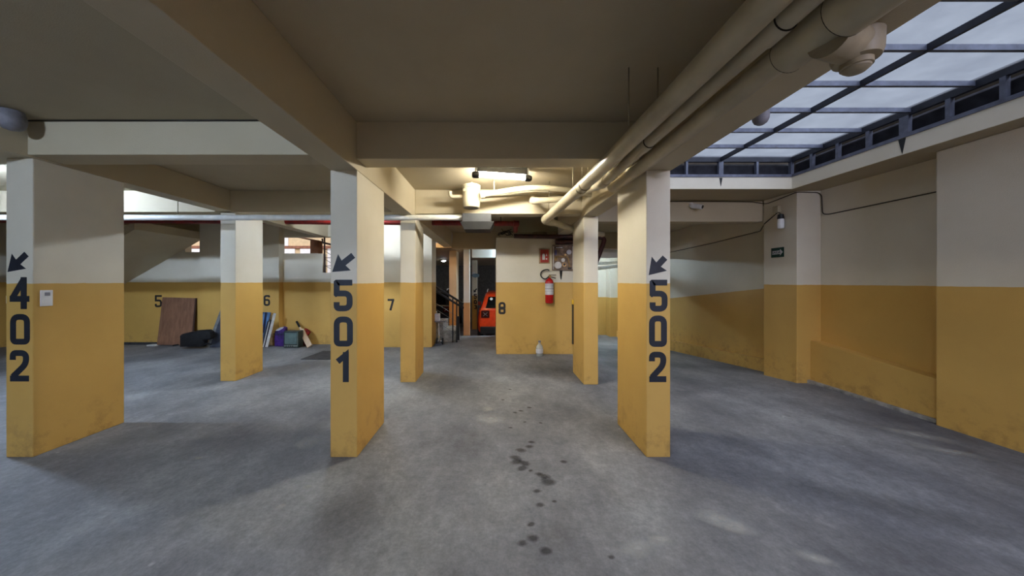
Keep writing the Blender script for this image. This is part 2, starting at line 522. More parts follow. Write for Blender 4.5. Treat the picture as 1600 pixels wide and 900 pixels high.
# ---- ceiling slab round the two roof lights
SKX0, SKX1, SKY0, SKY1 = 1.41, 4.03, -1.0325, 4.33
LKX0, LKX1, LKY0, LKY1 = -7.6, -4.7, 0.6, 2.4
bm = B()
T = ZC + 0.14
def slab(x0, x1, y0, y1): box(bm, x0, x1, y0, y1, ZC, T)
slab(LKX1, SKX0, -6, 8.45)
slab(-10.5, LKX0, -6, 7.3)
slab(LKX0, LKX1, -6, LKY0); slab(LKX0, LKX1, LKY1, 7.3)
slab(SKX0, SKX1, -6, SKY0)
slab(SKX1, 4.9, -6, SKY1)
slab(SKX0, 4.9, SKY1, 8.45)
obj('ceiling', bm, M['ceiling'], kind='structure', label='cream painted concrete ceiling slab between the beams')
bm = B(); box(bm, -3.6, 4.9, 8.45, 18, 2.30, 2.42)
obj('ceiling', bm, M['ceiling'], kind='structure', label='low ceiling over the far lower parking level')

# ---- beams
nb = [0]
def beam(label, x0, x1, y0, y1, z0, z1, mat='beam'):
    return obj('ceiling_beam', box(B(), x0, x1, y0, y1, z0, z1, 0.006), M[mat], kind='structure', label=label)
beam('long ceiling beam over pillar 501 running into depth', X1A, X1B, -6, 8.28, ZLB, ZC)
beam('long ceiling beam over pillar 502 beside the roof light', X2A, X2B + .015, -6, 6.1, ZLB, ZC + .14)
beam('long ceiling beam over pillar 402 running into depth', X0A, X0B, -6, 7.08, 2.385, ZC)
beam('cross beam between pillars 501 and 502', X1B, X2A, 2.54, 2.74, 2.375, ZC)
beam('cross beam between pillars 402 and 501', X0B, X1A, 2.52, 2.74, 2.40, ZC)
beam('cross beam left of pillar 402', -10.4, X0A, 2.52, 2.74, 2.40, ZC)
beam('second cross beam behind the fluorescent lamp', X1B, X2A, 4.42, 4.62, 2.335, ZC)
beam('second cross beam behind pillar 501', X0B, X1A, 4.46, 4.64, 2.37, ZC)
beam('daylit second cross beam left of the slim pillar', -10.4, X0A, 4.46, 4.64, 2.37, ZC)
beam('pale cross beam under the roof light by the exit sign', X2B + .015, 4.22, 5.02, 5.22, 2.34, ZC)
beam('brown cross beam over the far stairs', X1B, 4.5, 8.28, 8.45, 2.25, ZC)
beam('white cross beam over the orange car', -0.62, 4.5, 8.9, 9.1, 2.07, 2.30, 'beam_white')

# ---- walls
bm = B()
box(bm, -10.5, -6.90, 7.15, 7.3, 0, ZC)
box(bm, -6.90, -6.40, 7.15, 7.3, 0, 2.06)
box(bm, -6.40, -4.78, 7.15, 7.3, 0, ZC)
box(bm, -4.78, -3.83, 7.15, 7.3, 0, 2.03)
box(bm, -3.83, -3.30, 7.15, 7.3, 0, 1.60)
box(bm, -4.78, -3.30, 7.15, 7.3, 2.40, ZC)
box(bm, -6.90, -6.40, 7.15, 7.3, 2.36, ZC)
box(bm, -6.46, -5.95, 7.02, 7.2, 0, ZC)            # pilasters
box(bm, -5.25, -4.72, 7.02, 7.2, 0, ZC)
wall_back = obj('wall_back', bm, M['wall'], kind='structure', label='cream and ochre back wall behind bays 5 and 6')
digit(wall_back, '5', 242, 253, 461, 480, 7.15, M['digit_wall'], 0.042)
digit(wall_back, '6', 412, 422, 461, 478, 7.02, M['digit_wall'], 0.040)

wall_7 = obj('wall_bay', box(B(), -3.30, -1.325, 6.82, 7.30, 0, ZC, 0.006), M['wall'], kind='structure', label='pale wall with numeral 7 between pillar 501 and the stairs')
digit(wall_7, '7', 605, 616, 467, 485, 6.82, M['digit_wall'], 0.045)
wall_8 = obj('wall_block', box(B(), 0.04, 1.95, 6.17, 8.25, 0, 2.25, 0.008), M['wall'], kind='structure', label='ochre wall block with numeral 8 and the fire extinguisher')
digit(wall_8, '8', 779, 790, 472, 491, 6.17, M['digit_wall'], 0.042)
obj('wall_left', box(B(), -10.7, -10.5, -6, 7.3, 0, ZC), M['wall'], kind='structure', label='far left garage wall')
obj('wall_front', box(B(), -10.7, 4.9, -6.2, -6, 0, ZC), M['wall'], kind='structure', label='garage wall behind the viewer')

bm = B()
box(bm, 4.32, 4.95, -6, 3.13, -.1, ZC, 0.01)
box(bm, 4.56, 4.95, 3.0, 4.60, -.1, ZC)
wall_right = obj('wall_right', bm, M['wall_right'], kind='structure', label='right garage wall with broad ochre pier and recess')
bm = B()
for yy in range(3):
    pass
led = [(3.13, 0.42), (4.46, 0.575)]
v = []
for (y, z) in led:
    v.append([bm.verts.new(p) for p in ((4.41, y, -.05), (4.60, y, -.05), (4.60, y, z), (4.41, y, z))])
for k in range(4): bm.faces.new((v[0][k], v[0][(k + 1) % 4], v[1][(k + 1) % 4], v[1][k]))
bm.faces.new(v[0]); bm.faces.new(v[1])
bmesh.ops.bevel(bm, geom=bm.edges[:], offset=0.006, segments=2, affect='EDGES')
obj('trim_1', bm, M['wall_right'], kind='structure', label='low ochre ledge at the foot of the right wall recess')
bm = B(); box(bm, 4.36, 4.41, 3.13, 4.46, -.03, .035, .008)
obj('trim_2', bm, M['step'], kind='structure', label='rough concrete kerb along the right wall recess')
obj('wall_ramp', box(B(), 4.54, 4.95, 4.98, 12.2, -1, ZC), M['wall_ramp'], kind='structure', label='wall beside the ramp with a sloping ochre band')
bm = B(); v = []
for y, z in ((5.0, 0.14), (6.2, 0.05), (8.6, -.12), (12.0, -.42)):
    v.append([bm.verts.new(p) for p in ((4.44, y, -1), (4.56, y, -1), (4.56, y, z), (4.44, y, z))])
for a, b in zip(v, v[1:]):
    for k in range(4): bm.faces.new((a[k], a[(k + 1) % 4], b[(k + 1) % 4], b[k]))
bm.faces.new(v[0]); bm.faces.new(v[-1])
obj('trim_3', bm, M['wall_ramp'], kind='structure', label='low sloping ochre ledge beside the ramp')
bm = B(); box(bm, 1.95, 4.2, 12.0, 12.2, -1, ZC); box(bm, 4.2, 4.6, 11.6, 12.2, -1, ZC)
obj('wall_ramp_end', bm, M['wall_low'], kind='structure', label='pale wall at the bottom of the ramp')
obj('wall_far', box(B(), -3.6, 4.9, 17.8, 18, -1, 2.4), plain('far_wall_grey', (120, 118, 116), 0.9), kind='structure', label='dim grey wall at the end of the lower level')
obj('wall_stairwell', box(B(), -3.7, -3.5, 7.3, 18, -1, 4.2), M['pillar_warm_lit'], kind='structure', label='unseen wall added to keep daylight out of the stairwell')  # out of view, added to block daylight from the patio

# ---- sloping soffit of the stair flight above bay 5
bm = prism(B(), [(-6.52, 2.345), (-8.85, 1.005), (-8.85, 1.14), (-6.52, 2.50)], 5.8, 7.148)
obj('stair_soffit', bm, M['beam'], kind='structure', label='sloping underside of a stair flight above bay 5')

# ================================================================== PILLARS
def pillar(label, x0, x1, y0, y1, z0, z1, mat='wall', bev=0.007):
    return obj('pillar', box(B(), x0, x1, y0, y1, z0, z1, bev), M[mat], label=label, cat='pillar', group='painted garage pillars')
p402 = pillar('cream and ochre pillar painted with an arrow and 402', X0A, X0B, ROW1, ROW1B, 0, 2.384)
p501 = pillar('cream and ochre pillar painted with an arrow and 501', X1A, X1B, ROW1, ROW1B, 0, ZLB - .001)
p502 = pillar('cream and ochre pillar painted with an arrow and 502', X2A, X2B, ROW1, ROW1B - .03, 0, ZLB - .001)
pillar('unnumbered slim pillar standing between pillars 402 and 501 near bay 6', X0A + .04, X0B + .04, 4.50, 5.03, 0, 2.369)
pillar('unnumbered pillar in front of the numeral 7 wall', X1A, X1B, 4.45, 4.95, 0, ZLB - .001)
pr2 = pillar('unnumbered pillar in front of the fire extinguisher wall, left of pillar 502', X2A + .005, X2B + .01, 4.35, 4.95, 0, ZLB - .001)
pex = pillar('ochre pillar against the right wall carrying the green exit sign', 4.22, 4.56, 4.46, 5.01, -.1, ZC - .001, 'wall_right')
pillar('pillar with painted-in warm light behind the black stair handrail', X1A, X1B, 9.3, 9.85, LOW, 2.299, 'pillar_warm_lit')
pillar('narrow pillar with white and peach light in its paint beside the orange car', -0.81, -0.65, 8.47, 8.7, LOW, 2.298, 'pillar_cool_lit')
pfar = pillar('far white pillar with small black numerals beside the orange car', -0.93, -0.72, 13.4, 13.9, LOW, 2.299, 'wall_low')

for p, chars in ((p402, [('4', 15, 46, 433, 483), ('0', 16, 47, 490.5, 538.5), ('2', 15.5, 45.5, 547, 596)]),
                 (p501, [('5', 521.5, 551, 437, 486.5), ('0', 521.5, 551.5, 494.5, 541.5), ('1', 523, 550, 550, 597)]),
                 (p502, [('5', 1015, 1043, 437, 487), ('0', 1014, 1042, 493, 542), ('2', 1014, 1041, 549.5, 597)])):
    for c in chars: digit(p, *c, ROW1, M['digit'], 0.047)
arrow(p402, (12, 425), (41.5, 397), ROW1, M['digit'])
arrow(p501, (519, 425), (552, 399), ROW1, M['digit'])
arrow(p502, (1013.5, 430), (1039, 402.5), ROW1, M['digit'])
for ch, y0, y1 in (('5', 459, 467), ('0', 468.5, 475), ('3', 476.5, 483)):
    digit(pfar, ch, 740.3, 745.3, y0, y1, 13.4, M['digit'], 0.045)
arrow(pfar, (740, 457), (745, 451), 13.4, M['digit'], .05, .16, .1)

# painted light switch plate on pillar 402
t = thing('switch_plate', 'white switch plate on the side of pillar 402', 'switch', (X0B, 2.62, 1.20))
obj('plate', box(B(), X0B, X0B + .009, 2.588, 2.660, 1.20, 1.33, .003), M['white_plastic'], t)
obj('rocker', box(B(), X0B + .006, X0B + .014, 2.612, 2.640, 1.285, 1.312, .002), M['label_grey'], t)

# ================================================================== ROOF LIGHTS
ZG = 3.045
def roof_light(name, label, x0, x1, y0, y1, xm, pitch, posts):
    root = thing(name, None, None, ((x0 + x1) / 2, (y0 + y1) / 2, ZC + .14), kind='structure'); root['label'] = label
    zb = ZC + .14
    n = int(round((y1 - y0) / pitch)); dy = (y1 - y0) / n
    xs = [x0] + xm + [x1]
    for i in range(n):                                   # every sheet is its own pane
        for a, b in zip(xs, xs[1:]):
            obj('pane', box(B(), a + .002, b - .002, y0 + i * dy + .002, y0 + (i + 1) * dy - .002, ZG + .030, ZG + .038), M['poly'], root)
    for i in range(n + 1):                               # cross bars
        y = y0 + i * dy
        obj('glazing_bar', box(B(), x0, x1, y - .013, y + .013, ZG - .012, ZG + .029), M['steel'], root)
    for x in xm:
        obj('rafter', box(B(), x - .011, x + .011, y0, y1, ZG - .022, ZG + .028), M['steel_dark'], root)
    for x in (x0 + .02, x1):                             # wall plates, top and bottom
        obj('top_rail', box(B(), x - .018, x + .018, y0, y1, ZG - .03, ZG + .05), M['steel_dark'], root)
        obj('bottom_rail', box(B(), x - .02, x + .02, y0, y1, zb, zb + .035), M['steel'], root)
    for y in (y0, y1):
        obj('top_rail', box(B(), x0, x1, y - .018, y + .018, ZG - .03, ZG + .05), M['steel_dark'], root)
        obj('bottom_rail', box(B(), x0, x1, y - .02, y + .02, zb, zb + .035), M['steel'], root)
    k = 0; y = y1 - .28
    while y > y0 + .1:
        wd = .035 if k % 4 == 3 else .016
        for x in (x0 + .02, x1):
            obj('post', box(B(), x - .02, x + .02, y - wd, y + wd, zb + .035, ZG - .03), M['steel'], root)
        k += 1; y -= .305
    for x, wd in posts:
        for y in (y0, y1):
            obj('post', box(B(), x - wd, x + wd, y - .02, y + .02, zb + .035, ZG - .03), M['steel'], root)
    bm = B(); ns = 9                                      # slanted louvre blades, too thin to pick apart
    for i in range(ns):
        z = zb + .045 + i * (ZG - zb - .10) / (ns - 1)
        for x, s in ((x1 + .045, 1), (x0 - .03, -1)):
            vs = [bm.verts.new(p) for p in ((x - .012 * s, y0, z - .012), (x - .012 * s, y1, z - .012), (x + .012 * s, y1, z + .016), (x + .012 * s, y0, z + .016))]
            bm.faces.new(vs)
        for y, s in ((y1 + .045, 1), (y0 - .045, -1)):
            vs = [bm.verts.new(p) for p in ((x0, y - .012 * s, z - .012), (x1, y - .012 * s, z - .012), (x1, y + .012 * s, z + .016), (x0, y + .012 * s, z + .016))]
            bm.faces.new(vs)
    bmesh.ops.solidify(bm, geom=bm.faces[:], thickness=0.002)
    obj('louvre_blades', bm, M['slat'], root, kind='stuff')
    bm = B()                                             # added upstand, coloured dark for the void behind the blades
    for x in (x1 + .12, x0 - .12):
        box(bm, x - .02, x + .02, y0 - .14, y1 + .14, zb, ZG + .06)
    for y in (y1 + .12, y0 - .12):
        box(bm, x0 - .14, x1 + .14, y - .02, y + .02, zb, ZG + .06)
    obj('upstand', bm, M['shadow_gap'], root)
    return root
rl = roof_light('window_1', 'large translucent roof light with louvred sides on the right', SKX0, SKX1, SKY0, SKY1, [2.09, 3.06], 0.4125,
           [(2.60, .014), (3.06, .03), (3.55, .014), (4.02, .02)])
roof_light('window_2', 'smaller translucent roof light over the left bays', LKX0, LKX1, LKY0, LKY1, [-6.6, -5.65], 0.45, [(-6.6, .02), (-5.65, .02)])
# painted fascia round the right opening
bm = B()
box(bm, SKX1 - .012, SKX1 + .001, SKY0, SKY1, ZC - .02, ZC + .139)
box(bm, SKX0 + .02, SKX1 - .012, SKY1 - .012, SKY1 + .001, ZC - .02, ZC + .139)
obj('trim_4', bm, M['fascia'], kind='structure', label='pale fascia edging the roof light opening')
for x in (3.06,):
    obj('rust_streak', prism(B(), [(x - .022, ZC + .13), (x + .022, ZC + .13), (x + .004, ZC + .03), (x - .002, ZC + .01)], SKY1 - .0135, SKY1 - .0122), M['grey_dark'], rl)
bm = prism(B(), [(-.03, 0), (.03, 0), (.004, -.13), (-.002, -.15)], 0, .0013)
o = obj('rust_streak', bm, M['grey_dark'], rl)
o.matrix_parent_inverse = Matrix()
o.location = Vector((SKX1 - .0135, 3.15, ZC + .135)) - Vector(rl.location); o.rotation_euler = (0, 0, PI / 2)

# ================================================================== PIPES
def hz(x, y, z): return (x, y, H + z)
def rod(parent, x, y, z0, z1=ZC, r=.0035):
    obj('hanger_rod', cyl(B(), (x, y, z0), (x, y, z1), r, 8), M['wire'], parent, True)
def ring(parent, c, d, r, ln, mat='pvc', name='coupling'):
    c, d = Vector(c), Vector(d).normalized()
    obj(name, cyl(B(), c - d * ln / 2, c + d * ln / 2, r, 28), M[mat], parent, True)

p1 = thing('drain_pipe', 'long cream drain pipe under the ceiling, leftmost of three side by side', 'pipe', (.87, 0, H + .9), 'cream drain pipes beside the beam')
P1 = [hz(.895, -5.9, .905), hz(.878, 1.55, .90), hz(.845, 2.76, .897), hz(.695, 4.30, .835)]
obj('pipe', sweep(B(), P1, .055, 28, .25), M['pvc'], p1, True)
obj('branch', sweep(B(), [hz(.695, 4.30, .835), hz(.70, 4.34, .832), hz(1.37, 5.16, .825), hz(1.9, 5.6, .825)], .046, 24), M['pvc'], p1, True)
obj('elbow', sweep(B(), [hz(.715, 4.18, .843), hz(.685, 4.33, .835), hz(.79, 4.45, .831)], .060, 24, .06), M['pvc'], p1, True)
for y, x, z in ((3.02, .823, .885), (2.93, .830, .889)): ring(p1, hz(x, y, z), (-.11, 1, -.03), .0605, .018, 'wire', 'clamp')
ring(p1, hz(.742, 3.85, .856), (-.1, 1, -.04), .060, .10)
for x, y, z in ((.80, 1.9, .93), (.80, 3.25, .90), (.82, 2.98, .93), (.85, 2.90, .93), (.72, 4.20, .88)): rod(p1, x, y, H + z)

p2 = thing('drain_pipe', 'slim cream drain pipe running between two thicker pipes', 'pipe', (1.0, 0, H + .9), 'cream drain pipes beside the beam')
P2 = [hz(1.0, -5.9, .90), hz(1.0, 2.95, .90), hz(.985, 3.5, .99), hz(.96, 3.98, 1.03), hz(.50, 4.08, 1.03)]
obj('pipe', sweep(B(), P2, .0375, 24, .12), M['pvc'], p2, True)
obj('elbow', sweep(B(), [hz(.56, 4.067, 1.03), hz(.49, 4.082, 1.03), hz(.53, 4.32, 1.12)], .043, 20, .05), M['pvc'], p2, True)
for y in (1.14, 2.10): ring(p2, hz(1.0, y, .90), (0, 1, 0), .0425, .085)
ring(p2, hz(1.0, 2.90, .90), (0, 1, 0), .043, .10)
rod(p2, .973, 1.9, H + .92); rod(p2, .70, 4.05, H + 1.06)

p3 = thing('drain_pipe', 'thick cream drain pipe with couplings hugging the beam over pillar 502', 'pipe', (1.14, 0, H + .89), 'cream drain pipes beside the beam')
obj('pipe', sweep(B(), [hz(1.145, -5.9, .875), hz(1.142, 2.95, .893), hz(1.142, 3.10, .90), hz(1.142, 3.10, 1.26)], .05, 26, .1), M['pvc'], p3, True)
obj('sleeve', sweep(B(), [hz(1.137, -2.0, .873), hz(1.137, 1.24, .877)], .068, 30), M['pvc'], p3, True)
obj('coupling', sweep(B(), [hz(1.132, 0.2, .868), hz(1.132, 1.03, .868)], .079, 32), M['pvc'], p3, True)
obj('branch', sweep(B(), [hz(1.13, 1.08, .824), hz(1.268, 1.12, .822)], .060, 26), M['pvc_old'], p3, True)
obj('trap', lathe(B(), [(.030, -.055), (.060, -.05), (.066, -.03), (.068, .03), (.05, .038)], hz(1.268, 1.12, .822), 26), M['pvc_old'], p3, True)
obj('trap_neck', lathe(B(), [(.03, -.02), (.042, -.018), (.042, .02), (.03, .022)], hz(1.268, 1.12, .768), 24), M['pvc_old'], p3, True)
obj('cap', lathe(B(), [(.004, -.022), (.025, -.02), (.036, -.010), (.038, .006)], hz(1.268, 1.12, .753), 24), M['pvc_old'], p3, True)

for y, r, z in ((1.241, .0688, .877), (1.031, .0798, .868)):
    ring(p3, hz(1.137 if y > 1.1 else 1.132, y, z), (0, 1, 0), r, .0016, 'cable', 'joint_line')
for y in (1.096, 2.056):
    ring(p2, hz(1.0, y, .90), (0, 1, 0), .0430, .0016, 'cable', 'joint_line')
t = thing('drain_elbow', 'rounded grey pipe end poking below the beam edge against the roof light', 'pipe', (1.48, 1.77, H + .9))
obj('pipe', sweep(B(), [hz(1.475, 1.77, 1.25), hz(1.475, 1.77, .95)], .035, 22), M['pvc_old'], t, True)
bm = B(); lathe(bm, [(.001, -.04), (.016, -.037), (.03, -.026), (.037, -.010), (.039, .0), (.039, .03)], hz(1.475, 1.77, .905), 24)
obj('end_cap', bm, M['label_grey'], t, True)

t = thing('vent_pipe', 'cream pipe arching from the white siphon canister to the ceiling pipes', 'pipe', hz(.3, 4.0, 1.15))
A = [at(x, y, 4.0) for x, y in ((753, 304.5), (775, 301), (800, 296.5), (830, 293), (858, 293.5), (880, 296), (905, 300), (935, 307))]
obj('pipe', sweep(B(), A, .034, 22, .1), M['pvc'], t, True)
ring(t, A[0] + Vector((.01, 0, 0)), A[1] - A[0], .045, .05)
rod(t, .0, 4.0, H + 1.14, ZC, .01)
t = thing('conduit', 'thin cream conduit running behind the arching pipe', 'pipe', hz(.2, 4.33, 1.15))
obj('pipe', sweep(B(), [at(752, 305, 4.33), at(838, 302, 4.33), at(905, 308, 4.33)], .017, 14), M['pvc'], t, True)

t = thing('siphon_canister', 'white cylindrical siphon canister hanging under the ceiling by the lamp', 'canister', at(736.5, 325, 4.1))
c = at(736.5, 325, 4.1)
obj('body', lathe(B(), [(.02, .0), (.098, .0), (.106, .010), (.110, .05), (.113, .24), (.118, .245), (.118, .285), (.11, .29), (.02, .29)], c, 32), M['pvc'], t, True)
obj('plug', cyl(B(), c + Vector((-.075, -.075, .205)), c + Vector((-.083, -.09, .205)), .017, 18), M['pvc'], t, True)
obj('outlet', sweep(B(), [at(724, 307, 4.12), at(704, 307.5, 4.12), at(703, 299, 4.12)], .022, 16, .04), M['pvc'], t, True)
obj('hanger_rod', cyl(B(), c + Vector((0, 0, .29)), (c.x, c.y, ZC), .02, 12), M['pvc'], t, True)

t = thing('water_pipe', 'long straight cream pipe running across to the grey box', 'pipe', hz(-3, 4.25, .86))
obj('pipe', sweep(B(), [hz(-10.45, 4.25, .85), hz(-.42, 4.25, .85)], .037, 22), M['pvc_white'], t, True)
for x in (-1.55, -4.2): obj('hanger_rod', cyl(B(), (x, 4.25, H + .87), (x, 4.25, ZC), .005, 8), M['wire'], t)
t = thing('pump_box', 'grey metal box with darker tray hanging below the siphon canister', 'box', hz(-.22, 4.22, .70))
a, b = at(722, 346, 4.1), at(767.5, 332.5, 4.1)
obj('box_body', box(B(), a.x, b.x, 4.12, 4.36, a.z, b.z, .006), M['grey_box'], t)
a2, b2 = at(725, 358, 4.08), at(766, 346, 4.08)
bm = B()
v = [[bm.verts.new(p) for p in ((a2.x - .05, y0, b2.z), (b2.x + .05, y0, b2.z), (b2.x, y0 + .02, a2.z), (a2.x, y0 + .02, a2.z))] for y0 in (4.07, 4.38)]
for k in range(4): bm.faces.new((v[0][k], v[0][(k + 1) % 4], v[1][(k + 1) % 4], v[1][k]))
bm.faces.new(v[0]); bm.faces.new(v[1])
obj('tray', bm, M['grey_dark'], t)
for dx in (0, .02): obj('wire', cyl(B(), at(746 + dx * 120, 333, 4.2), at(746 + dx * 120, 322, 4.2), .003, 6), M['wire'], t)

t = thing('fire_main', 'red fire water pipe running across under the ceiling', 'pipe', hz(-3, 5.65, 1.04))
R0 = [at(-40, 344, 5.65), at(300, 345.5, 5.65), at(600, 347.5, 5.65), at(806, 349.5, 5.65), at(806, 349.5, 5.65) + Vector((0.01, .30, -.08))]
R0[0] = Vector((-10.4, 5.65, R0[0].z))
obj('pipe', sweep(B(), R0, .044, 22, .06), M['red_pipe'], t, True)
ring(t, R0[3], (1, .2, 0), .054, .10, 'red_pipe', 'elbow')
for x in (-3.45, .12): obj('hanger_rod', cyl(B(), (x, 5.65, H + 1.04), (x, 5.65, ZC), .006, 8), M['cable'], t)
t = thing('drain_line', 'dark rust coloured pipe running along the top of the numeral 8 wall', 'pipe', hz(1, 6.08, .83))
D0 = [at(803, 369, 6.08), at(905, 370.5, 6.08), at(946, 371.5, 6.0), at(930, 414, 5.9), at(915, 440, 5.9)]
obj('pipe', sweep(B(), D0, .042, 20, .10), M['dark_pipe'], t, True)
t = thing('drain_line', 'second darker pipe bundle above the meter board', 'pipe', hz(1.2, 6.1, .76))
obj('pipe', sweep(B(), [at(868, 378, 6.11), at(930, 377, 6.11)], .05, 18), M['dark_pipe'], t, True)
for i, (px, ww) in enumerate(((843, 24), (881, 23))):
    c = at(px, 367, 6.55)
    tt = obj('plastic_drum', lathe(B(), [(.05, 0), (.13, .0), (.155, .03), (.16, .09), (.15, .15), (.06, .17)], (c.x, c.y, 2.251), 24), M['pvc_old'], None, True,
        label=('left' if i == 0 else 'right') + ' of two pale round drums on top of the numeral 8 wall', cat='drum', group='drums on the wall block')
t = thing('ramp_pipe', 'white pipe under the ceiling at the bottom of the ramp', 'pipe', (3.6, 10.5, 2.0))
obj('pipe', sweep(B(), [(3.0, 9.4, 1.92), (4.5, 11.3, 2.08)], .05, 18), M['pvc_white'], t, True)
t = thing('ramp_pipe', 'lower white pipe sloping beneath the first at the bottom of the ramp', 'pipe', (3.6, 9.6, 1.9))
obj('pipe', sweep(B(), [(2.6, 9.2, 1.74), (4.5, 9.9, 1.95)], .05, 18), M['pvc_white'], t, True)

t = thing('cable_tangle', 'tangle of dark cables hanging at the top corner of the numeral 8 wall', 'cables', at(788, 366, 5.95))
random.seed(3)
for k in range(7):
    pts = [at(776 + random.uniform(0, 26), 357 + random.uniform(0, 12), 5.85 + random.uniform(0, .2)) for _ in range(4)]
    obj('cable', sweep(B(), pts, .007, 6, .08), M['cable'], t, True)
# ================================================================== LAMPS
def tube_lamp(label, a, b, glow, cat='lamp'):
    a, b = Vector(a), Vector(b); d = (b - a).normalized(); c = (a + b) / 2
    root = thing('fluorescent_lamp', label, cat, c)
    n = d.cross(Vector((0, 0, 1))).normalized()
    obj('tube', cyl(B(), a + d * .06, b - d * .06, .020, 20), glow, root, True)
    for s, e in ((1, a), (-1, b)):
        obj('end_cap', lathe_dir(e, d * s, [(.004, -.008), (.026, -.006), (.036, .012), (.036, .055), (.028, .07), (.01, .071)]), M['black_plastic'], root, True)
        obj('lamp_holder', cyl(B(), e + d * s * .035, (e.x + d.x * s * .035, e.y + d.y * s * .035, ZC), .012, 12), M['white_plastic'], root)
    t = bmesh.new(); L = (b - a).length
    vs = box(B(), -L * .42, L * .42, -.032, .032, a.z + .032, ZC, .004)
    q = Matrix.Translation((c.x, c.y, 0)) @ Matrix.Rotation(math.atan2(d.y, d.x), 4, 'Z')
    bmesh.ops.transform(vs, matrix=q, verts=vs.verts)
    obj('housing', vs, M['grey_box'], root); t.free()
    return root
def lathe_dir(o, d, prof):
    bm = lathe(B(), prof, (0, 0, 0), 20)
    q = Matrix.Translation(o) @ Vector(d).to_track_quat('Z', 'Y').to_matrix().to_4x4()
    bmesh.ops.transform(bm, matrix=q, verts=bm.verts)
    return bm
tube_lamp('lit fluorescent tube lamp with black end caps under the ceiling', at(738.5, 273, 3.47), at(829.5, 279, 3.60), M['tube_warm'])
tube_lamp('cool fluorescent tube lamp on the ceiling in front of bay 501', (-2.9, -3.0, 2.60), (-2.1, -3.0, 2.60), M['tube_a'])
tube_lamp('cool fluorescent tube lamp on the ceiling behind pillar 402', (-6.1, 3.18, 2.60), (-5.4, 3.18, 2.60), M['tube_b'])
tube_lamp('cool fluorescent tube lamp over the bay with the old television', (-2.66, 5.45, 2.59), (-2.06, 5.45, 2.59), M['tube_c'])
tube_lamp('cool fluorescent tube lamp on the ceiling behind the viewer, right of the pipes', (2.3, -3.0, 2.60), (3.1, -3.0, 2.60), M['tube_e'])
bm = lathe(B(), [(.03, 0.08), (.06, .075), (.07, .03), (.072, -.0), (.062, -.04), (.04, -.06), (.01, -.07)], (-3.575, 2.37, 2.588), 24)
obj('ceiling_globe', bm, M['label_grey'], None, True, label='unlit white globe on the ceiling corner above pillar 402', cat='lamp')
bm = lathe(B(), [(.13, 0.0), (.13, -.02), (.115, -.06), (.07, -.09), (.01, -.1)], (-.46, 7.7, ZC - .001), 24)
obj('dome_lamp', bm, M['pvc_old'], None, True, label='unlit grey dome on the pinkish ceiling before the far stairs', cat='lamp')
t = thing('wall_lamp', 'warm bulb lamp in the stairwell behind the numeral 7 wall', 'lamp', (-1.9, 7.75, 2.45))
obj('holder', cyl(B(), (-1.9, 7.75, ZC), (-1.9, 7.75, 2.52), .03, 16), M['white_plastic'], t, True)
obj('bulb', lathe(B(), [(.015, .03), (.03, .01), (.045, -.03), (.04, -.065), (.015, -.085)], (-1.9, 7.75, 2.50), 18), M['bulb_warm'], t, True)
t = thing('far_lamp', 'small bright lamp under the far lower ceiling above the stair rail', 'lamp', (-2.05, 13, 2.26))
obj('rim', lathe(B(), [(.12, .04), (.13, 0), (.10, -.012)], (-2.05, 13, 2.255), 20), M['white_plastic'], t, True)
obj('lens', lathe(B(), [(.09, .0), (.085, -.02), (.03, -.035)], (-2.05, 13, 2.245), 20), M['spot_far'], t, True)
t = thing('fluorescent_lamp', 'added unseen fluorescent tube lighting the beam before the orange car', 'lamp', (.75, 8.62, 2.25))  # added tube, out of view, to brighten the white beam and the car
obj('housing', box(B(), .35, 1.15, 8.58, 8.66, 2.26, 2.299), M['white_plastic'], t)
obj('tube', cyl(B(), (.37, 8.62, 2.235), (1.13, 8.62, 2.235), .016, 16), M['tube_far'], t, True)
t = thing('fluorescent_lamp', 'fluorescent lamp lighting the bottom of the ramp', 'lamp', (3.0, 10.7, 2.25))
obj('housing', box(B(), 2.4, 3.6, 10.66, 10.74, 2.26, 2.299), M['white_plastic'], t)
obj('tube', cyl(B(), (2.42, 10.7, 2.235), (3.58, 10.7, 2.235), .016, 16), M['tube_far'], t, True)

# ================================================================== RIGHT SIDE FITTINGS
t = thing('security_camera', 'small white bullet camera on the pale cross beam', 'camera', (3.10, 5.02, 2.55))
obj('bracket', sweep(B(), [(3.09, 5.02, 2.60), (3.10, 4.97, 2.585), (3.12, 4.93, 2.56)], .016, 12), M['white_plastic'], t, True)
obj('base', cyl(B(), (3.09, 5.02, 2.60), (3.09, 5.0, 2.60), .035, 18), M['white_plastic'], t, True)
obj('body', cyl(B(), (3.08, 4.98, 2.58), (3.165, 4.86, 2.535), .038, 20), M['white_plastic'], t, True)
obj('lens', cyl(B(), (3.165, 4.86, 2.535), (3.168, 4.856, 2.5335), .027, 18), M['black_plastic'], t, True)
t = thing('bulb_lamp', 'white bulb in a black socket hanging on the exit sign pillar', 'lamp', (4.16, 4.66, 2.15))
obj('junction_box', box(B(), 4.165, 4.22, 4.70, 4.79, 2.42, 2.52, .008), M['pvc'], t)
obj('socket', lathe(B(), [(.012, .075), (.034, .065), (.04, .02), (.04, .0)], (4.165, 4.65, 2.31), 20), M['black_plastic'], t, True)
obj('bulb', lathe(B(), [(.036, .005), (.041, -.02), (.041, -.12), (.034, -.135), (.01, -.138)], (4.165, 4.65, 2.305), 20), M['white_plastic'], t, True)
obj('cord', sweep(B(), [(4.195, 4.73, 2.43), (4.185, 4.70, 2.41), (4.165, 4.65, 2.385)], .005, 8), M['cable'], t, True)

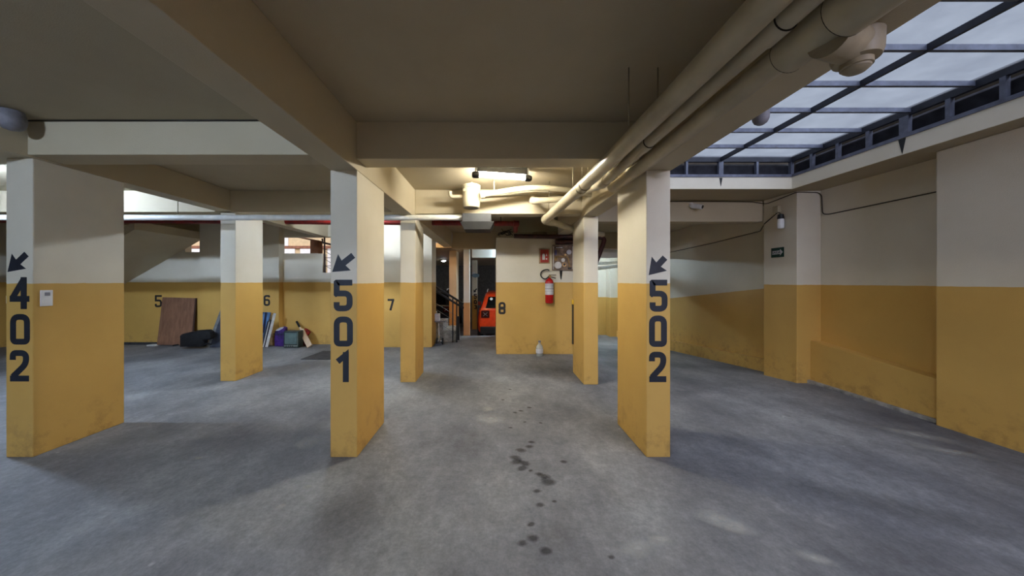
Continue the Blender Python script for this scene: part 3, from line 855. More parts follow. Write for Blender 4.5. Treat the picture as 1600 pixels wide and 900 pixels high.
t = thing('exit_sign', 'small dark green exit sign reading SAIDA with an arrow', 'sign', (4.22, 4.76, 1.77))
XS = 4.22
obj('plate', box(B(), XS - .005, XS, 4.655, 4.868, 1.762, 1.905, .001), M['sign_green'], t)
def on_sign(name, polys, mat, dx=.0062):
    bm = B()
    for poly in polys:                                    # poly in (u rightwards, v up), metres from the sign centre
        a = [bm.verts.new((XS - dx, 4.7615 - u, 1.8335 + v)) for u, v in poly]
        b = [bm.verts.new((XS - .0045, 4.7615 - u, 1.8335 + v)) for u, v in poly]
        n = len(a)
        bm.faces.new(a)
        for i in range(n): bm.faces.new((a[i], b[i], b[(i + 1) % n], a[(i + 1) % n]))
    return obj(name, bm, mat, t)
on_sign('sign_arrow', [[(-.088, -.026), (.045, -.026), (.045, -.048), (.092, 0), (.045, .048), (.045, .026), (-.088, .026)]], M['label_white'])
crv = bpy.data.curves.new('sign_text', 'FONT'); crv.body = 'SAIDA'; crv.size = .05; crv.align_x = 'CENTER'; crv.align_y = 'CENTER'
crv.extrude = .0004; crv.offset = .001
to = bpy.data.objects.new('sign_text', crv); COL.objects.link(to)
dg = bpy.context.evaluated_depsgraph_get()
me = bpy.data.meshes.new_from_object(to.evaluated_get(dg)); bpy.data.objects.remove(to)
bm = B(); bm.from_mesh(me)
bmesh.ops.transform(bm, matrix=Matrix.Translation((XS - .0068, 4.7615 + .018, 1.8335)) @ Matrix.Rotation(-PI / 2, 4, 'Z') @ Matrix.Rotation(PI / 2, 4, 'X'), verts=bm.verts)
obj('sign_text', bm, M['sign_green'], t)

cb = obj('cable', sweep(B(), [(1.5, 5.005, 2.655), (3.6, 5.005, 2.652), (4.05, 5.005, 2.645), (4.208, 4.95, 2.60), (4.208, 4.75, 2.615), (4.208, 4.47, 2.642), (4.24, 4.452, 2.645), (4.50, 4.452, 2.64), (4.545, 4.44, 2.60), (4.545, 4.43, 2.34), (4.55, 4.36, 2.315), (4.553, 3.14, 2.325)], .006, 8, .05), M['cable'], None, True,
     label='black cable stapled along the pale beam, exit sign pillar and right wall', cat='cable')
obj('cable', sweep(B(), [(4.208, 4.72, 2.44), (4.208, 4.98, 2.30), (4.533, 5.45, 2.26), (4.533, 6.6, 2.20), (4.533, 9.5, 2.12)], .006, 8, .04), M['cable'], None, True,
     label='black cable sloping along the dark wall above the ramp', cat='cable')
obj('cable', sweep(B(), [(X0B, 2.514, ZC - .006), (-1.75, 2.514, ZC - .004)], .006, 8), M['cable'], None, True,
     label='thin dark cable along the joint above the cross beam at 402', cat='cable')
t = thing('corner_guard', 'thin yellow and black guard strip on the pillar before the meter board', 'guard', (X2A, 4.94, .6))
obj('yellow_band', box(B(), X2A - .012, X2A + .004, 4.90, 4.955, 1.05, 1.12), M['yellow_tape'], t)
obj('black_band', box(B(), X2A - .010, X2A + .004, 4.90, 4.955, .44, 1.05), M['black_plastic'], t)

# ================================================================== NUMERAL 8 WALL
YW = 6.17
c = at(858.5, 474, 6.07)
t = thing('fire_extinguisher', 'red fire extinguisher with white label hanging on the numeral 8 wall', 'extinguisher', c)
cx, cz = c.x, c.z; cy = YW - .085
obj('cylinder', lathe(B(), [(.055, .0), (.072, .008), (.078, .03), (.078, .395), (.07, .43), (.045, .46), (.024, .475), (.024, .49)], (cx, cy, cz), 28), M['red_gloss'], t, True)
obj('label', lathe(B(), [(.0775, .165), (.0795, .166), (.0795, .375), (.0775, .376)], (cx, cy, cz), 28), M['label_white'], t, True)
for zz, hh in ((.345, .006), (.325, .004), (.275, .010), (.225, .003)):
    obj('label_print', lathe(B(), [(.0790, zz), (.0800, zz), (.0800, zz + hh), (.0790, zz + hh)], (cx, cy, cz), 28), M['label_grey'], t, True)
obj('valve', box(B(), cx - .02, cx + .03, cy - .02, cy + .02, cz + .485, cz + .53, .005), M['brass'], t)
obj('lever', box(B(), cx - .01, cx + .13, cy - .01, cy + .01, cz + .53, cz + .543, .003), M['black_plastic'], t)
obj('handle', sweep(B(), [(cx + .01, cy, cz + .51), (cx + .12, cy, cz + .475)], .008, 8), M['black_plastic'], t, True)
hp = [(cx - .01, cy - .02, cz + .51)] + [tuple(at(858.5 + dx, 474 - dy, cy) + Vector((0, .01, 0))) for dx, dy in ((-6, 37.5), (-11, 39.5), (-14, 44), (-13, 49), (-9, 52), (-3, 53), (0, 51.5))]
obj('hose', sweep(B(), hp, .011, 10, .04), M['rubber'], t, True)
obj('wall_hook', box(B(), cx - .015, cx + .015, cy + .02, YW, cz + .44, cz + .47), M['steel_dark'], t)

t = thing('fire_sign', 'red extinguisher pictogram sign in a tan frame beside the meter board', 'sign', at(850, 412, YW))
a, b = at(842, 412, YW), at(859, 388.5, YW)
obj('frame', box(B(), a.x, b.x, YW - .010, YW, a.z, b.z, .002), M['sign_frame'], t)
a3, b3 = at(844.2, 410.3, YW), at(857.2, 390.2, YW)
obj('face', box(B(), a3.x, b3.x, YW - .014, YW - .009, a3.z, b3.z), M['sign_red'], t)
m = at(849.5, 402, YW)
obj('pictogram', prism(B(), [(m.x - .028, m.z - .05), (m.x + .022, m.z - .05), (m.x + .022, m.z + .045), (m.x + .01, m.z + .065), (m.x - .016, m.z + .065), (m.x - .028, m.z + .045)], YW - .0155, YW - .0138), M['label_white'], t)
obj('pictogram_flame', prism(B(), [(m.x + .042, m.z + .02), (m.x + .062, m.z + .025), (m.x + .058, m.z + .055), (m.x + .048, m.z + .07)], YW - .0155, YW - .0138), M['label_white'], t)
obj('pictogram_flame', prism(B(), [(m.x + .038, m.z - .045), (m.x + .066, m.z - .045), (m.x + .066, m.z - .02), (m.x + .038, m.z - .02)], YW - .0155, YW - .0138), M['label_white'], t)

t = thing('meter_board', 'brown meter board with white dials right of the fire sign', 'meter', at(880, 423, YW))
a, b = at(862.5, 422.5, YW), at(898.5, 383, YW)
obj('backing', box(B(), a.x, b.x, YW - .05, YW, a.z, b.z, .004), M['board_brown'], t)
yb = YW - .05
def atb(px, py): return at(px, py, yb)
for x0, x1 in ((864, 865.3), (894.3, 896.2)):
    q0, q1 = atb(x0, 421), atb(x1, 385)
    obj('side_rail', box(B(), q0.x, q1.x, yb - .012, yb, q0.z, q1.z, .002), M['label_white'], t)
for nm, px, py, r, dp, mt in (('dial', 871.3, 414.5, .066, .05, 'label_white'), ('dial', 888.8, 394, .045, .03, 'label_white'), ('valve_wheel', 881, 413.5, .04, .05, 'brass'),
                      ('gauge', 879.5, 406.5, .035, .03, 'label_white'), ('fitting', 882.5, 398.5, .022, .04, 'brass'), ('fitting', 868, 405, .03, .03, 'brass')):
    q = atb(px, py)
    obj(nm, cyl(B(), (q.x, yb, q.z), (q.x, yb - dp, q.z), r, 24), M[mt], t, True)
q = atb(881, 413.5); obj('valve_hub', cyl(B(), (q.x, yb - .05, q.z), (q.x, yb - .056, q.z), .022, 16), M['black_plastic'], t, True)
obj('pipework', sweep(B(), [tuple(atb(867, 402) - Vector((0, .02, 0))), tuple(atb(878, 400.5) - Vector((0, .02, 0))), tuple(atb(887, 402) - Vector((0, .02, 0))), tuple(atb(890, 417) - Vector((0, .02, 0)))], .012, 10, .03), M['brass'], t, True)
q0, q1 = atb(867, 388.2), atb(880, 385.2); obj('title_plate', box(B(), q0.x, q1.x, yb - .004, yb, q0.z, q1.z), M['black_plastic'], t)
q0, q1 = atb(868.5, 387.5), atb(879, 386.2); obj('title_print', box(B(), q0.x, q1.x, yb - .006, yb - .003, q0.z, q1.z), M['label_white'], t)
q0, q1 = atb(866.5, 398.5), atb(870, 390.5); obj('blue_tag', box(B(), q0.x, q1.x, yb - .004, yb, q0.z, q1.z), M['blue_tag'], t)
q0, q1 = atb(887, 420.5), atb(892.5, 418); obj('tag', box(B(), q0.x, q1.x, yb - .02, yb, q0.z, q1.z), M['black_plastic'], t)
q = at(876.5, 423, YW - .03)
obj('handle', lathe(B(), [(.006, -.17), (.014, -.12), (.024, -.05), (.026, .0)], (q.x, YW - .03, q.z), 14), M['rubber'], t, True)

c = at(843, 555.5, 6.03); c.z = 0.0
t = thing('bottle', 'clear plastic bottle with white label standing by the numeral 8 wall', 'bottle', c)
obj('body', lathe(B(), [(.05, .0), (.066, .006), (.068, .02), (.068, .15), (.06, .185), (.034, .215), (.022, .23), (.022, .26)], c, 24), M['bottle'], t, True)
obj('label', lathe(B(), [(.068, .06), (.0695, .061), (.0695, .135), (.068, .136)], c, 24), M['label_white'], t, True)
obj('cap', lathe(B(), [(.024, .258), (.026, .262), (.026, .285), (.022, .288)], c, 18), M['label_grey'], t, True)

# ================================================================== THINGS ALONG THE BACK WALL
def slanted(name, label, cat, poly, y_foot, y_top, thick, face, edge, back=None):
    """A board leaning against the wall: poly of (x, z) in the photo's wall view, leaning from y_foot to y_top."""
    zs = [p[1] for p in poly]; z0, z1 = min(zs), max(zs)
    def Y(z): return y_foot + (y_top - y_foot) * (z - z0) / (z1 - z0)
    root = thing(name, label, cat, (poly[0][0], y_foot, 0))
    bm = B(); a = [bm.verts.new((x, Y(z), z)) for x, z in poly]; b = [bm.verts.new((x, Y(z) + thick, z)) for x, z in poly]
    n = len(poly)
    bm.faces.new(a); bm.faces.new(b[::-1])
    for i in range(n): bm.faces.new((a[i], b[i], b[(i + 1) % n], a[(i + 1) % n]))
    obj('panel', bm, M[face], root)
    return root
def wz(px, py, Y): p = at(px, py, Y); return (p.x, max(0.0, p.z))
pb = [wz(246.5, 538.5, 7.0), wz(300, 539, 7.0), wz(303.5, 466, 7.1), wz(252.5, 464.5, 7.1)]
t = slanted('plywood_board', 'brown plywood board leaning on the wall beside numeral 5', 'board', pb, 6.98, 7.12, .02, 'ply', 'ply_edge')
e0, e1 = pb[1], pb[2]
bm = B()
vs = []
for (x, z), y in ((e0, 6.978), (e1, 7.118)):
    vs += [bm.verts.new((x, y, z)), bm.verts.new((x + .022, y + .006, z)), bm.verts.new((x + .022, y + .028, z)), bm.verts.new((x, y + .024, z))]
for k in range(4): bm.faces.new((vs[k], vs[(k + 1) % 4], vs[4 + (k + 1) % 4], vs[4 + k]))
bm.faces.new(vs[:4]); bm.faces.new(vs[4:])
obj('edge_strip', bm, M['ply_edge'], t)

def blob(bm, pts, y0, y1, rnd=0.06):
    """Soft bag-like solid: outline (x, z) with a pillow-shaped depth."""
    cxm = sum(p[0] for p in pts) / len(pts); czm = sum(p[1] for p in pts) / len(pts)
    layers = []
    for u, s in ((0, .78), (.15, .95), (.5, 1.0), (.85, .95), (1, .80)):
        y = y0 + (y1 - y0) * u
        layers.append([bm.verts.new((cxm + (x - cxm) * s, y, max(0.001, (czm + (z - czm) * s) if z > .03 else z))) for x, z in pts])
    n = len(pts)
    for a, b in zip(layers, layers[1:]):
        for i in range(n): bm.faces.new((a[i], b[i], b[(i + 1) % n], a[(i + 1) % n]))
    bm.faces.new(layers[0]); bm.faces.new(layers[-1][::-1])
    return bm
YB = 6.60
bag = [wz(x, y, YB) for x, y in ((278, 543), (278, 525), (282, 522), (295, 519), (306, 516.5), (322, 515.5), (327.5, 519), (328, 529), (325, 531), (316.5, 533), (316, 537), (314, 543))]
t = thing('black_bag', 'black cloth bag slumped on the floor before the plywood board', 'bag', (bag[0][0], YB, 0))
obj('body', blob(B(), bag, YB, YB + .16), M['bag_black'], t, True)
obj('strap', sweep(B(), [tuple(at(316, 540, YB + .05)), tuple(at(323, 537, YB + .05)), tuple(at(331, 538, YB + .04))], .012, 8, .03), M['bag_black'], t, True)
obj('flap', sweep(B(), [tuple(at(270, 541.5, YB - .02) + Vector((0, 0, .02))), tuple(at(279, 540, YB + .02) + Vector((0, 0, .02)))], .014, 8), M['bag_black'], t, True)
ds = [wz(329, 543, 6.85), wz(349, 543.5, 6.85), wz(357, 484, 6.95), wz(346, 484, 6.95)]
t = slanted('slate_board', 'dark slate coloured board leaning behind the slim pillar', 'board', [ds[0], ds[1], (ds[2][0] + .1, ds[2][1]), ds[3]], 6.80, 6.98, .022, 'slate', 'slate_edge')
b0, b1 = ds[0], ds[3]
bm = B(); vs = []
for (x, z), y in ((b0, 6.796), (b1, 6.976)):
    vs += [bm.verts.new((x - .045, y, z)), bm.verts.new((x + .02, y, z)), bm.verts.new((x + .02, y + .03, z)), bm.verts.new((x - .045, y + .03, z))]
for k in range(4): bm.faces.new((vs[k], vs[(k + 1) % 4], vs[4 + (k + 1) % 4], vs[4 + k]))
bm.faces.new(vs[:4]); bm.faces.new(vs[4:])
obj('edge_strip', bm, M['slate_edge'], t)
c = at(237, 533, 6.95)
obj('paper_scrap', box(B(), c.x - .09, c.x + .09, 6.93, 7.05, .0, .028, .004), M['paper'], None, label='flat white scrap lying on the floor below numeral 5', cat='scrap')
obj('foot_strip', box(B(), -8.6, -7.42, 7.09, 7.148, 0, .05, .01), M['grate'], None, label='dark strip along the foot of the wall below numeral 5', cat='wall_strip')  # low dark strip along the wall foot

t = slanted('blue_board', 'blue board leaning against the pilaster below numeral 6', 'board', [wz(400, 541, 6.9), wz(412, 541, 6.9), wz(424, 488, 6.98), wz(400, 487, 6.98)], 6.84, 6.96, .018, 'blue_panel', 'navy')
x0, z0 = wz(416.5, 488, 6.98)
bm = B()
q = [bm.verts.new((x0 + dx, 6.84 + .12 * z / z0 - .003, z)) for dx, z in ((-.03, .30), (.02, .30), (.035, z0), (-.015, z0))]
bmesh.ops.solidify(bm, geom=[bm.faces.new(q)], thickness=.004)
obj('navy_stripe', bm, M['navy'], t)
t = slanted('tan_board', 'tan canvas board leaning behind the dark picture frame', 'board', [wz(410, 540.5, 6.92), wz(424, 540, 6.92), wz(426, 492, 7.0), wz(417, 487, 7.0)], 6.95, 7.004, .012, 'tan_panel', 'ply_edge')
t = thing('picture_frame', 'dark picture frame with white rim leaning beside the purple bag', 'frame', (at(412, 541, 6.8).x, 6.8, 0))
for k, (xa, xb, mt, nm) in enumerate(((410.5, 419.5, 'frame_dark', 'canvas'), (411.8, 421.5, 'frame_white', 'rim'), (414.2, 424, 'frame_dark', 'outer_rim'), (415.8, 429.0, 'frame_white', 'thin_edge'))):
    yt = (502, 503, 500, 489.5)[k]
    p, q = at(xa, 540.5, 6.80), at(xb, yt, 6.885); p.z = 0.012
    bm = B(); d = (q - p).normalized()
    t2 = box(B(), -.02 + .008 * (k % 2), .012, -.0 - .01 * k, .02, 0, (q - p).length)
    mm = Matrix.Translation(p) @ d.to_track_quat('Z', 'Y').to_matrix().to_4x4()
    bmesh.ops.transform(t2, matrix=mm, verts=t2.verts); bm.free()
    if k == 3:
        bmesh.ops.scale(t2, vec=(1, 1, 1), verts=t2.verts)
    obj(nm, t2, M[mt], t)

YP = 6.925
c = at(436, 541, YP); c.z = 0
t = thing('purple_bag', 'purple fabric bag with pale top standing left of the old television', 'bag', c)
pts = [wz(x, y, YP) for x, y in ((427.5, 543), (427, 530), (428.3, 518), (433, 514.5), (441, 510.5), (444, 512), (445, 520), (445.5, 543))]
obj('body', blob(B(), pts, YP, YP + .14), M['purple'], t, True)
tp = [wz(x, y, YP) for x, y in ((430.5, 517), (436, 516.5), (442, 513.2), (442.5, 511.2), (438, 511.5), (433, 514.5))]
obj('pale_lining', prism(B(), tp, YP - .006, YP + .03), M['label_white'], t)
obj('seam', box(B(), pts[1][0] + .01, pts[-2][0] - .01, YP - .012, YP + .04, wz(430, 522.3, YP)[1], wz(430, 521, YP)[1], .003), M['navy'], t)

YT = 6.74
a, b = at(443, 541.5, YT), at(466, 517.5, YT)
t = thing('television', 'small old tube television standing against the ochre wall', 'television', (a.x, YT, 0))
W, Hh = b.x - a.x, b.z - 0.0
obj('case', box(B(), a.x, b.x + .005, YT, YT + .17, .005, Hh, .012), M['tv_case'], t)
obj('back_shell', box(B(), a.x + .04, b.x - .09, YT + .165, YT + .27, .03, Hh - .05, .02), M['tv_case'], t)
def pil(x0, x1, z0, z1, y, d):
    bm = B(); n = 8; V = {}
    for i in range(n + 1):
        for j in range(n + 1):
            u, w_ = i / n * 2 - 1, j / n * 2 - 1
            V[i, j] = bm.verts.new((x0 + (x1 - x0) * i / n, y - d * (1 - u * u * .8) * (1 - w_ * w_ * .8), z0 + (z1 - z0) * j / n))
    for i in range(n):
        for j in range(n): bm.faces.new((V[i, j], V[i + 1, j], V[i + 1, j + 1], V[i, j + 1]))
    return bm
obj('screen', pil(a.x + .025, b.x - .03, .085, Hh - .035, YT - .001, .012), M['tv_screen'], t, True)
obj('control_strip', box(B(), a.x + .01, b.x - .02, YT - .006, YT + .01, .022, .062, .002), M['tv_trim'], t)
obj('side_trim', box(B(), b.x - .018, b.x - .008, YT - .006, YT + .01, .03, Hh - .02, .002), M['tv_trim'], t)
for k in range(4): obj('button', box(B(), a.x + .05 + k * .045, a.x + .075 + k * .045, YT - .010, YT - .004, .032, .05, .002), M['black_plastic'], t)

t = thing('cricket_bat', 'wooden bat with black grip leaning against the ochre wall', 'bat', (at(484, 540, 6.8).x, 6.8, 0))
p, q = at(484.5, 538.5, 6.80), at(463.5, 502.5, 7.10); p.z = .02
d = (q - p); L = d.length; d.normalize()
mm = Matrix.Translation(p) @ d.to_track_quat('Z', 'Y').to_matrix().to_4x4()
ax = Vector((1, 0, 0)) - d * d.x; ax.normalize(); ay = d.cross(ax)
mm = Matrix(((ax.x, ay.x, d.x, p.x), (ax.y, ay.y, d.y, p.y), (ax.z, ay.z, d.z, p.z), (0, 0, 0, 1)))
bl = bmesh.new(); box(bl, -.052, .052, -.022, .022, 0, L * .66, .01)
bmesh.ops.transform(bl, matrix=mm, verts=bl.verts); obj('blade', bl, M['willow'], t)
bl = cyl(B(), (0, 0, L * .64), (0, 0, L * .78), .022, 14, .017); bmesh.ops.transform(bl, matrix=mm, verts=bl.verts); obj('shoulder', bl, M['willow'], t, True)
bl = cyl(B(), (0, 0, L * .76), (0, 0, L), .02, 14, .022); bmesh.ops.transform(bl, matrix=mm, verts=bl.verts); obj('grip', bl, M['rubber'], t, True)
YR = 7.02
obj('red_cloth', blob(B(), [wz(x, y, YR) for x, y in ((475.5, 513), (479, 514.5), (484.5, 519.5), (482, 522), (480.5, 525), (477, 519))], YR, YR + .06), M['red_cloth'], None, True, label='red cloth pinned against the wall behind the wooden bat', cat='cloth')
obj('maroon_case', box(B(), at(472.5, 0, 7.0).x, at(478.0, 0, 7.0).x, 6.98, 7.10, 0, .17, .012), M['maroon'], None, label='small maroon case on the floor behind the bat', cat='case')

# pit cover on the floor, a shallow dark trapdoor
t = thing('pit_cover', 'dark rectangular pit cover set in the floor left of pillar 501', 'cover', (-3.7, 6.1, 0))
bm = B(); P = [at(470, 562, 5.74), at(540, 562, 5.74), at(552, 549, 6.42), at(505, 549, 6.42)]
aa = [bm.verts.new((p.x, p.y, .0005)) for p in P]; bb = [bm.verts.new((p.x, p.y, .012)) for p in P]
bm.faces.new(aa); bm.faces.new(bb)
for i in range(4): bm.faces.new((aa[i], bb[i], bb[(i + 1) % 4], aa[(i + 1) % 4]))
obj('lid', bm, M['grate'], t)

# iron lattice in the wall opening, view to the house outside
t = thing('iron_lattice', 'dark iron lattice post in the wall opening beside pillar 501', 'lattice', (-3.8, 7.22, 1.6))
obj('upright', box(B(), -3.828, -3.803, 7.19, 7.215, 1.602, 2.395), M['rust'], t)
obj('upright', box(B(), -3.35, -3.325, 7.19, 7.215, 1.602, 2.395), M['rust'], t)
for z in (1.75, 1.93, 2.11): obj('crossbar', box(B(), -3.803, -3.35, 7.196, 7.210, z, z + .012), M['rust'], t)
for z in (1.62, 1.76, 1.94): obj('brace', sweep(B(), [(-3.80, 7.2, z + .14), (-3.55, 7.2, max(1.612, z - .01))], .006, 6), M['rust'], t)
obj('bracket', sweep(B(), [(-3.88, 7.23, 2.37), (-3.87, 7.23, 2.28), (-3.60, 7.23, 2.22)], .022, 8), M['rust'], t)
house = thing('house', 'beige plastered house seen through the wall opening', 'building', (-6.2, 10.6, 0))
obj('wall', box(B(), -11, -3.75, 10.6, 10.8, 0, 5.0), M['facade'], house)
obj('band', box(B(), -11, -3.75, 10.55, 10.61, 2.49, 2.58), M['facade_trim'], house)
for k in range(7):
    x = -10.0 + k * .9
    obj('window_panel', box(B(), x, x + .72, 10.56, 10.61, 1.5, 2.485, .004), M['facade_white'], house)
obj('corner_strip', box(B(), -7.15, -6.80, 10.55, 10.61, 2.58, 5), M['facade_white'], house)
t = thing('awning_post', 'brown timber post under an awning outside the wall opening', 'post', (-4.6, 8.2, 0))
obj('post', box(B(), at(486.5, 0, 8.2).x, at(499, 0, 8.2).x, 8.15, 8.35, -.1, 2.45), M['post_brown'], t)
obj('awning_edge', sweep(B(), [at(462, 369.5, 8.2), at(503, 378, 8.2)], .02, 8), M['post_brown'], t)

# ================================================================== STAIRS, RAIL, HAND TRUCK
t = thing('staircase', 'grey concrete steps rising left behind the numeral 7 wall', 'stairs', (-1.2, 7.8, 0))
for k in range(8):
    xr = -.885 - .29 * k
    obj('step', box(B(), xr - (.30 if k < 7 else .55), xr, 7.42, 8.24, 0, .27 + .185 * k, .006), M['step'], t)
rl2 = thing('stair_rail', 'black double handrail with thin cables beside the far steps', 'handrail', (-.86, 7.38, 0))
ya = 7.37
for dz in (0, -.10):
    obj('handrail', sweep(B(), [(-.70, ya, .885 + dz), (-1.325, ya, 1.27 + dz), (-3.0, ya, 2.30 + dz)], .024, 10), M['black_plastic'], rl2, True)
for x, hgt in ((-.86, .97), (-.95, 1.02)):
    obj('post', box(B(), x - .014, x + .014, ya - .014, ya + .014, 0, hgt), M['black_plastic'], rl2)
obj('panel', box(B(), -.875, -.80, ya + .02, ya + .03, .05, .60), M['black_plastic'], rl2)
for k in range(4):
    z = .62 - .14 * k
    obj('cable', cyl(B(), (-.88, ya, z), (-1.9, ya, z + .62), .004, 6), M['chrome'], rl2)
t = thing('hand_truck', 'small hand truck with black wheels parked by the far steps', 'hand truck', (-1.24, 7.1, 0))
for x in (-1.29, -1.16): obj('wheel', cyl(B(), (x, 7.12, .075), (x + .03, 7.12, .075), .075, 20), M['rubber'], t, True)
for x in (-1.27, -1.17): obj('hub', cyl(B(), (x - .022, 7.12, .075), (x + .03, 7.12, .075), .03, 14), M['chrome'], t, True)
obj('pole', sweep(B(), [(-1.225, 7.13, .08), (-1.24, 7.18, .50), (-1.24, 7.19, .52)], .012, 10), M['chrome'], t, True)
obj('deck', box(B(), -1.36, -1.08, 7.10, 7.28, .50, .515, .004), M['label_grey'], t)
obj('toe_plate', box(B(), -1.30, -1.15, 6.98, 7.12, .02, .03), M['steel'], t)
obj('parcel', box(B(), -1.33, -1.22, 7.15, 7.26, .516, .68, .006), M['label_white'], None, label='small pale carton on top of the hand truck', cat='carton')
t = thing('round_sign', 'pale blue oval sign on the far white numbered pillar', 'sign', at(743, 432, 13.38))
c = at(743, 430.5, 13.38)
bm = B(); prism(bm, [(c.x + .16 * math.cos(i * PI / 10), c.z + .085 * math.sin(i * PI / 10)) for i in range(20)], 13.36, 13.398)
obj('plate', bm, plain('sign_blue', (120, 150, 170), .4), t)
obj('tab', box(B(), c.x - .14, c.x - .02, 13.37, 13.398, c.z + .08, c.z + .15), M['label_white'], t)

# ================================================================== CARS
def car(label, cx, y0, zg, paint_m, flip=False):
    root = thing('car', label, 'car', (cx, y0, zg))
    s = -1 if flip else 1
    def T(x, y, z): return (cx + x, y0 + s * y, zg + z)
    def loft(sts, name, mat):
        bm = B(); R = []
        for y, sec in sts:
            pts = sec + [(-x, z) for x, z in reversed(sec)]
            R.append([bm.verts.new(T(x, y, z)) for x, z in pts])
        n = len(R[0])
        for a, b in zip(R, R[1:]):
            for i in range(n): bm.faces.new((a[i], a[(i + 1) % n], b[(i + 1) % n], b[i]))
        bm.faces.new(R[0]); bm.faces.new(R[-1])
        bmesh.ops.bevel(bm, geom=[e for e in bm.edges], offset=.018, segments=2, affect='EDGES', clamp_overlap=True)
        return obj(name, bm, mat, root, True)
    low = lambda hw, zb, zt: [(hw - .05, zb), (hw, zb + .12), (hw + .02, (zb + zt) / 2), (hw - .02, zt)]
    loft([(0.0, low(.80, .42, 1.02)), (.10, low(.87, .32, 1.06)), (.8, low(.90, .28, 1.08)), (2.8, low(.90, .28, 1.05)), (3.7, low(.87, .30, .98)), (4.15, low(.74, .38, .82))], 'body', paint_m)
    cab = lambda hw0, hw1, z0, z1: [(hw0, z0), (hw0 - .02, z0 + .05), (hw1 + .03, z1 - .07), (hw1 - .03, z1)]
    loft([(.04, cab(.80, .78, 1.00, 1.10)), (.28, cab(.83, .62, 1.0, 1.58)), (.55, cab(.83, .62, 1.0, 1.64)), (1.9, cab(.83, .62, 1.0, 1.66)), (2.3, cab(.83, .60, 1.0, 1.60)), (3.0, cab(.80, .76, .98, 1.06))], 'cabin', paint_m)
    def quad(name, pts, mat, th=.012, parent=root):
        bm = B(); a = [bm.verts.new(T(*p)) for p in pts]; 
        f = bm.faces.new(a); bmesh.ops.solidify(bm, geom=[f], thickness=th)
        return obj(name, bm, mat, parent)
    quad('rear_window', [(-.62, .030, 1.14), (.62, .030, 1.14), (.53, .200, 1.50), (-.53, .200, 1.50)], M['car_glass'], .012)
    for q in (-1, 1):
        quad('side_window', [(q * .815, .75, 1.10), (q * .815, 2.4, 1.10), (q * .675, 2.1, 1.54), (q * .675, .8, 1.54)], M['car_glass'], .03)
        tl = obj('tail_light', box(B(), *sorted((cx + q * .50, cx + q * .77)), *sorted((y0 - s * .025, y0 + s * .10)), zg + .82, zg + 1.06, .02), M['tail_light'], root)
        for sg in (-1, 1):
            obj('light_bar', sweep(B(), [T(q * .635 - .07, -.028, .94 - sg * .06), T(q * .635 + .07, -.028, .94 + sg * .06)], .008, 6), M['label_grey'], tl)
        obj('roof_rail', sweep(B(), [T(q * .58, .5, 1.65), T(q * .58, .6, 1.70), T(q * .58, 1.8, 1.72), T(q * .58, 1.95, 1.67)], .016, 8), M['label_white'], root, True)
        for y in (.72, 3.3):
            wh = obj('wheel', cyl(B(), T(q * .72, y, .34), T(q * .91, y, .34), .34, 28), M['rubber'], root, True)
            obj('hub_cap', cyl(B(), T(q * .89, y, .34), T(q * .918, y, .34), .2, 20), M['chrome'], wh, True)
        quad('mirror', [(q * .86, 2.5, 1.05), (q * 1.0, 2.5, 1.05), (q * 1.0, 2.52, 1.2), (q * .86, 2.52, 1.2)], paint_m, .08)
    obj('bumper', box(B(), cx - .80, cx + .80, *sorted((y0 - s * .06, y0 + s * .2)), zg + .30, zg + .54, .03), M['black_plastic'], root)
    obj('sticker', lathe_dir(T(-.44, .15, 1.43), (0, -s, .3), [(.03, .0), (.05, .001), (.05, .006), (.03, .006)]), M['label_white'], root)
    obj('number_plate', box(B(), cx - .2, cx + .2, *sorted((y0 - s * .012, y0 + s * .03)), zg + .70, zg + .82), M['label_grey'], root)
    return root
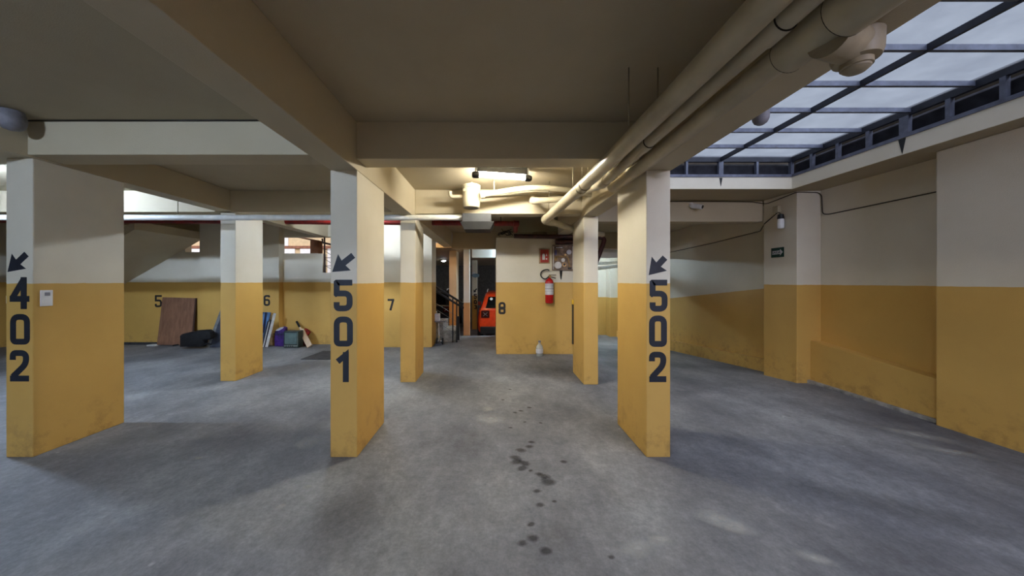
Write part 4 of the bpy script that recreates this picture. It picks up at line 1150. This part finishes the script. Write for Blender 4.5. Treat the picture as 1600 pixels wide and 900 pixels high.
car('orange red compact SUV parked beyond the numeral 8 wall', .35, 10.4, LOW, M['car_orange'])
car('dark car parked in the shade behind the stair rail', -2.45, 12.2, LOW, M['car_dark'])

# ================================================================== FLOOR MARKS
def mark(name, px, py, rx, ry, mat, rot=0.0, k=0, label=None):
    p = at(px, py, F * H / (py - VY))
    bm = B(); bmesh.ops.create_circle(bm, cap_ends=True, segments=28, radius=1.0)
    me = bpy.data.meshes.new(name); bm.to_mesh(me); bm.free(); me.materials.append(mat)
    o = bpy.data.objects.new(name, me); COL.objects.link(o)
    o.location = (p.x, p.y, .0012 + .00012 * k); o.scale = (rx, ry, 1); o.rotation_euler = (0, 0, rot); o.parent = floor
for k, (x, y, r) in enumerate(((814, 642, .05), (827, 637, .05), (786, 625, .035), (805, 645, .045), (845, 661, .035), (830, 691, .05), (827, 698, .06), (814, 704, .075),
        (806, 716, .085), (807, 722, .08), (820, 724, .08), (816, 732, .075), (829, 736, .03), (842, 741, .055), (851, 745, .07), (857, 753, .095),
        (840, 768, .05), (844, 790, .05), (866, 784, .03), (880, 722, .05), (830, 820, .04), (834, 842, .06), (853, 862, .06), (816, 850, .05), (797, 609, .04), (798, 669, .04), (820, 660, .03), (955, 872, .03))):
    mark('oil_drop', x, y, r * .85, r * .62, M['oil'], random.uniform(-.6, .6), k)
for k, (x, y, rx, ry, ro) in enumerate(((765, 655, .22, .20, 0), (762, 640, .10, .1, 0), (480, 693, .14, .14, .3), (1125, 815, .20, .10, -.6), (1150, 825, .16, .07, -.3), (995, 858, .16, .08, .2),
        (1030, 845, .1, .05, 0), (1270, 873, .12, .06, -.4), (480, 762, .04, .03, 0), (440, 793, .04, .03, 0), (1430, 680, .32, .13, -.7), (1480, 706, .3, .10, -.6), (310, 717, .05, .04, 0))):
    mark('cement_patch', x, y, rx, ry, M['pale'], ro, 40 + k)
for k, (x, y, rx, ry, ro) in enumerate(((860, 578, .9, .5, 0), (560, 800, .35, .3, 0), (1390, 790, .9, .18, -.5))):
    mark('dark_patch', x, y, rx, ry, M['darkish'], ro, 60 + k)
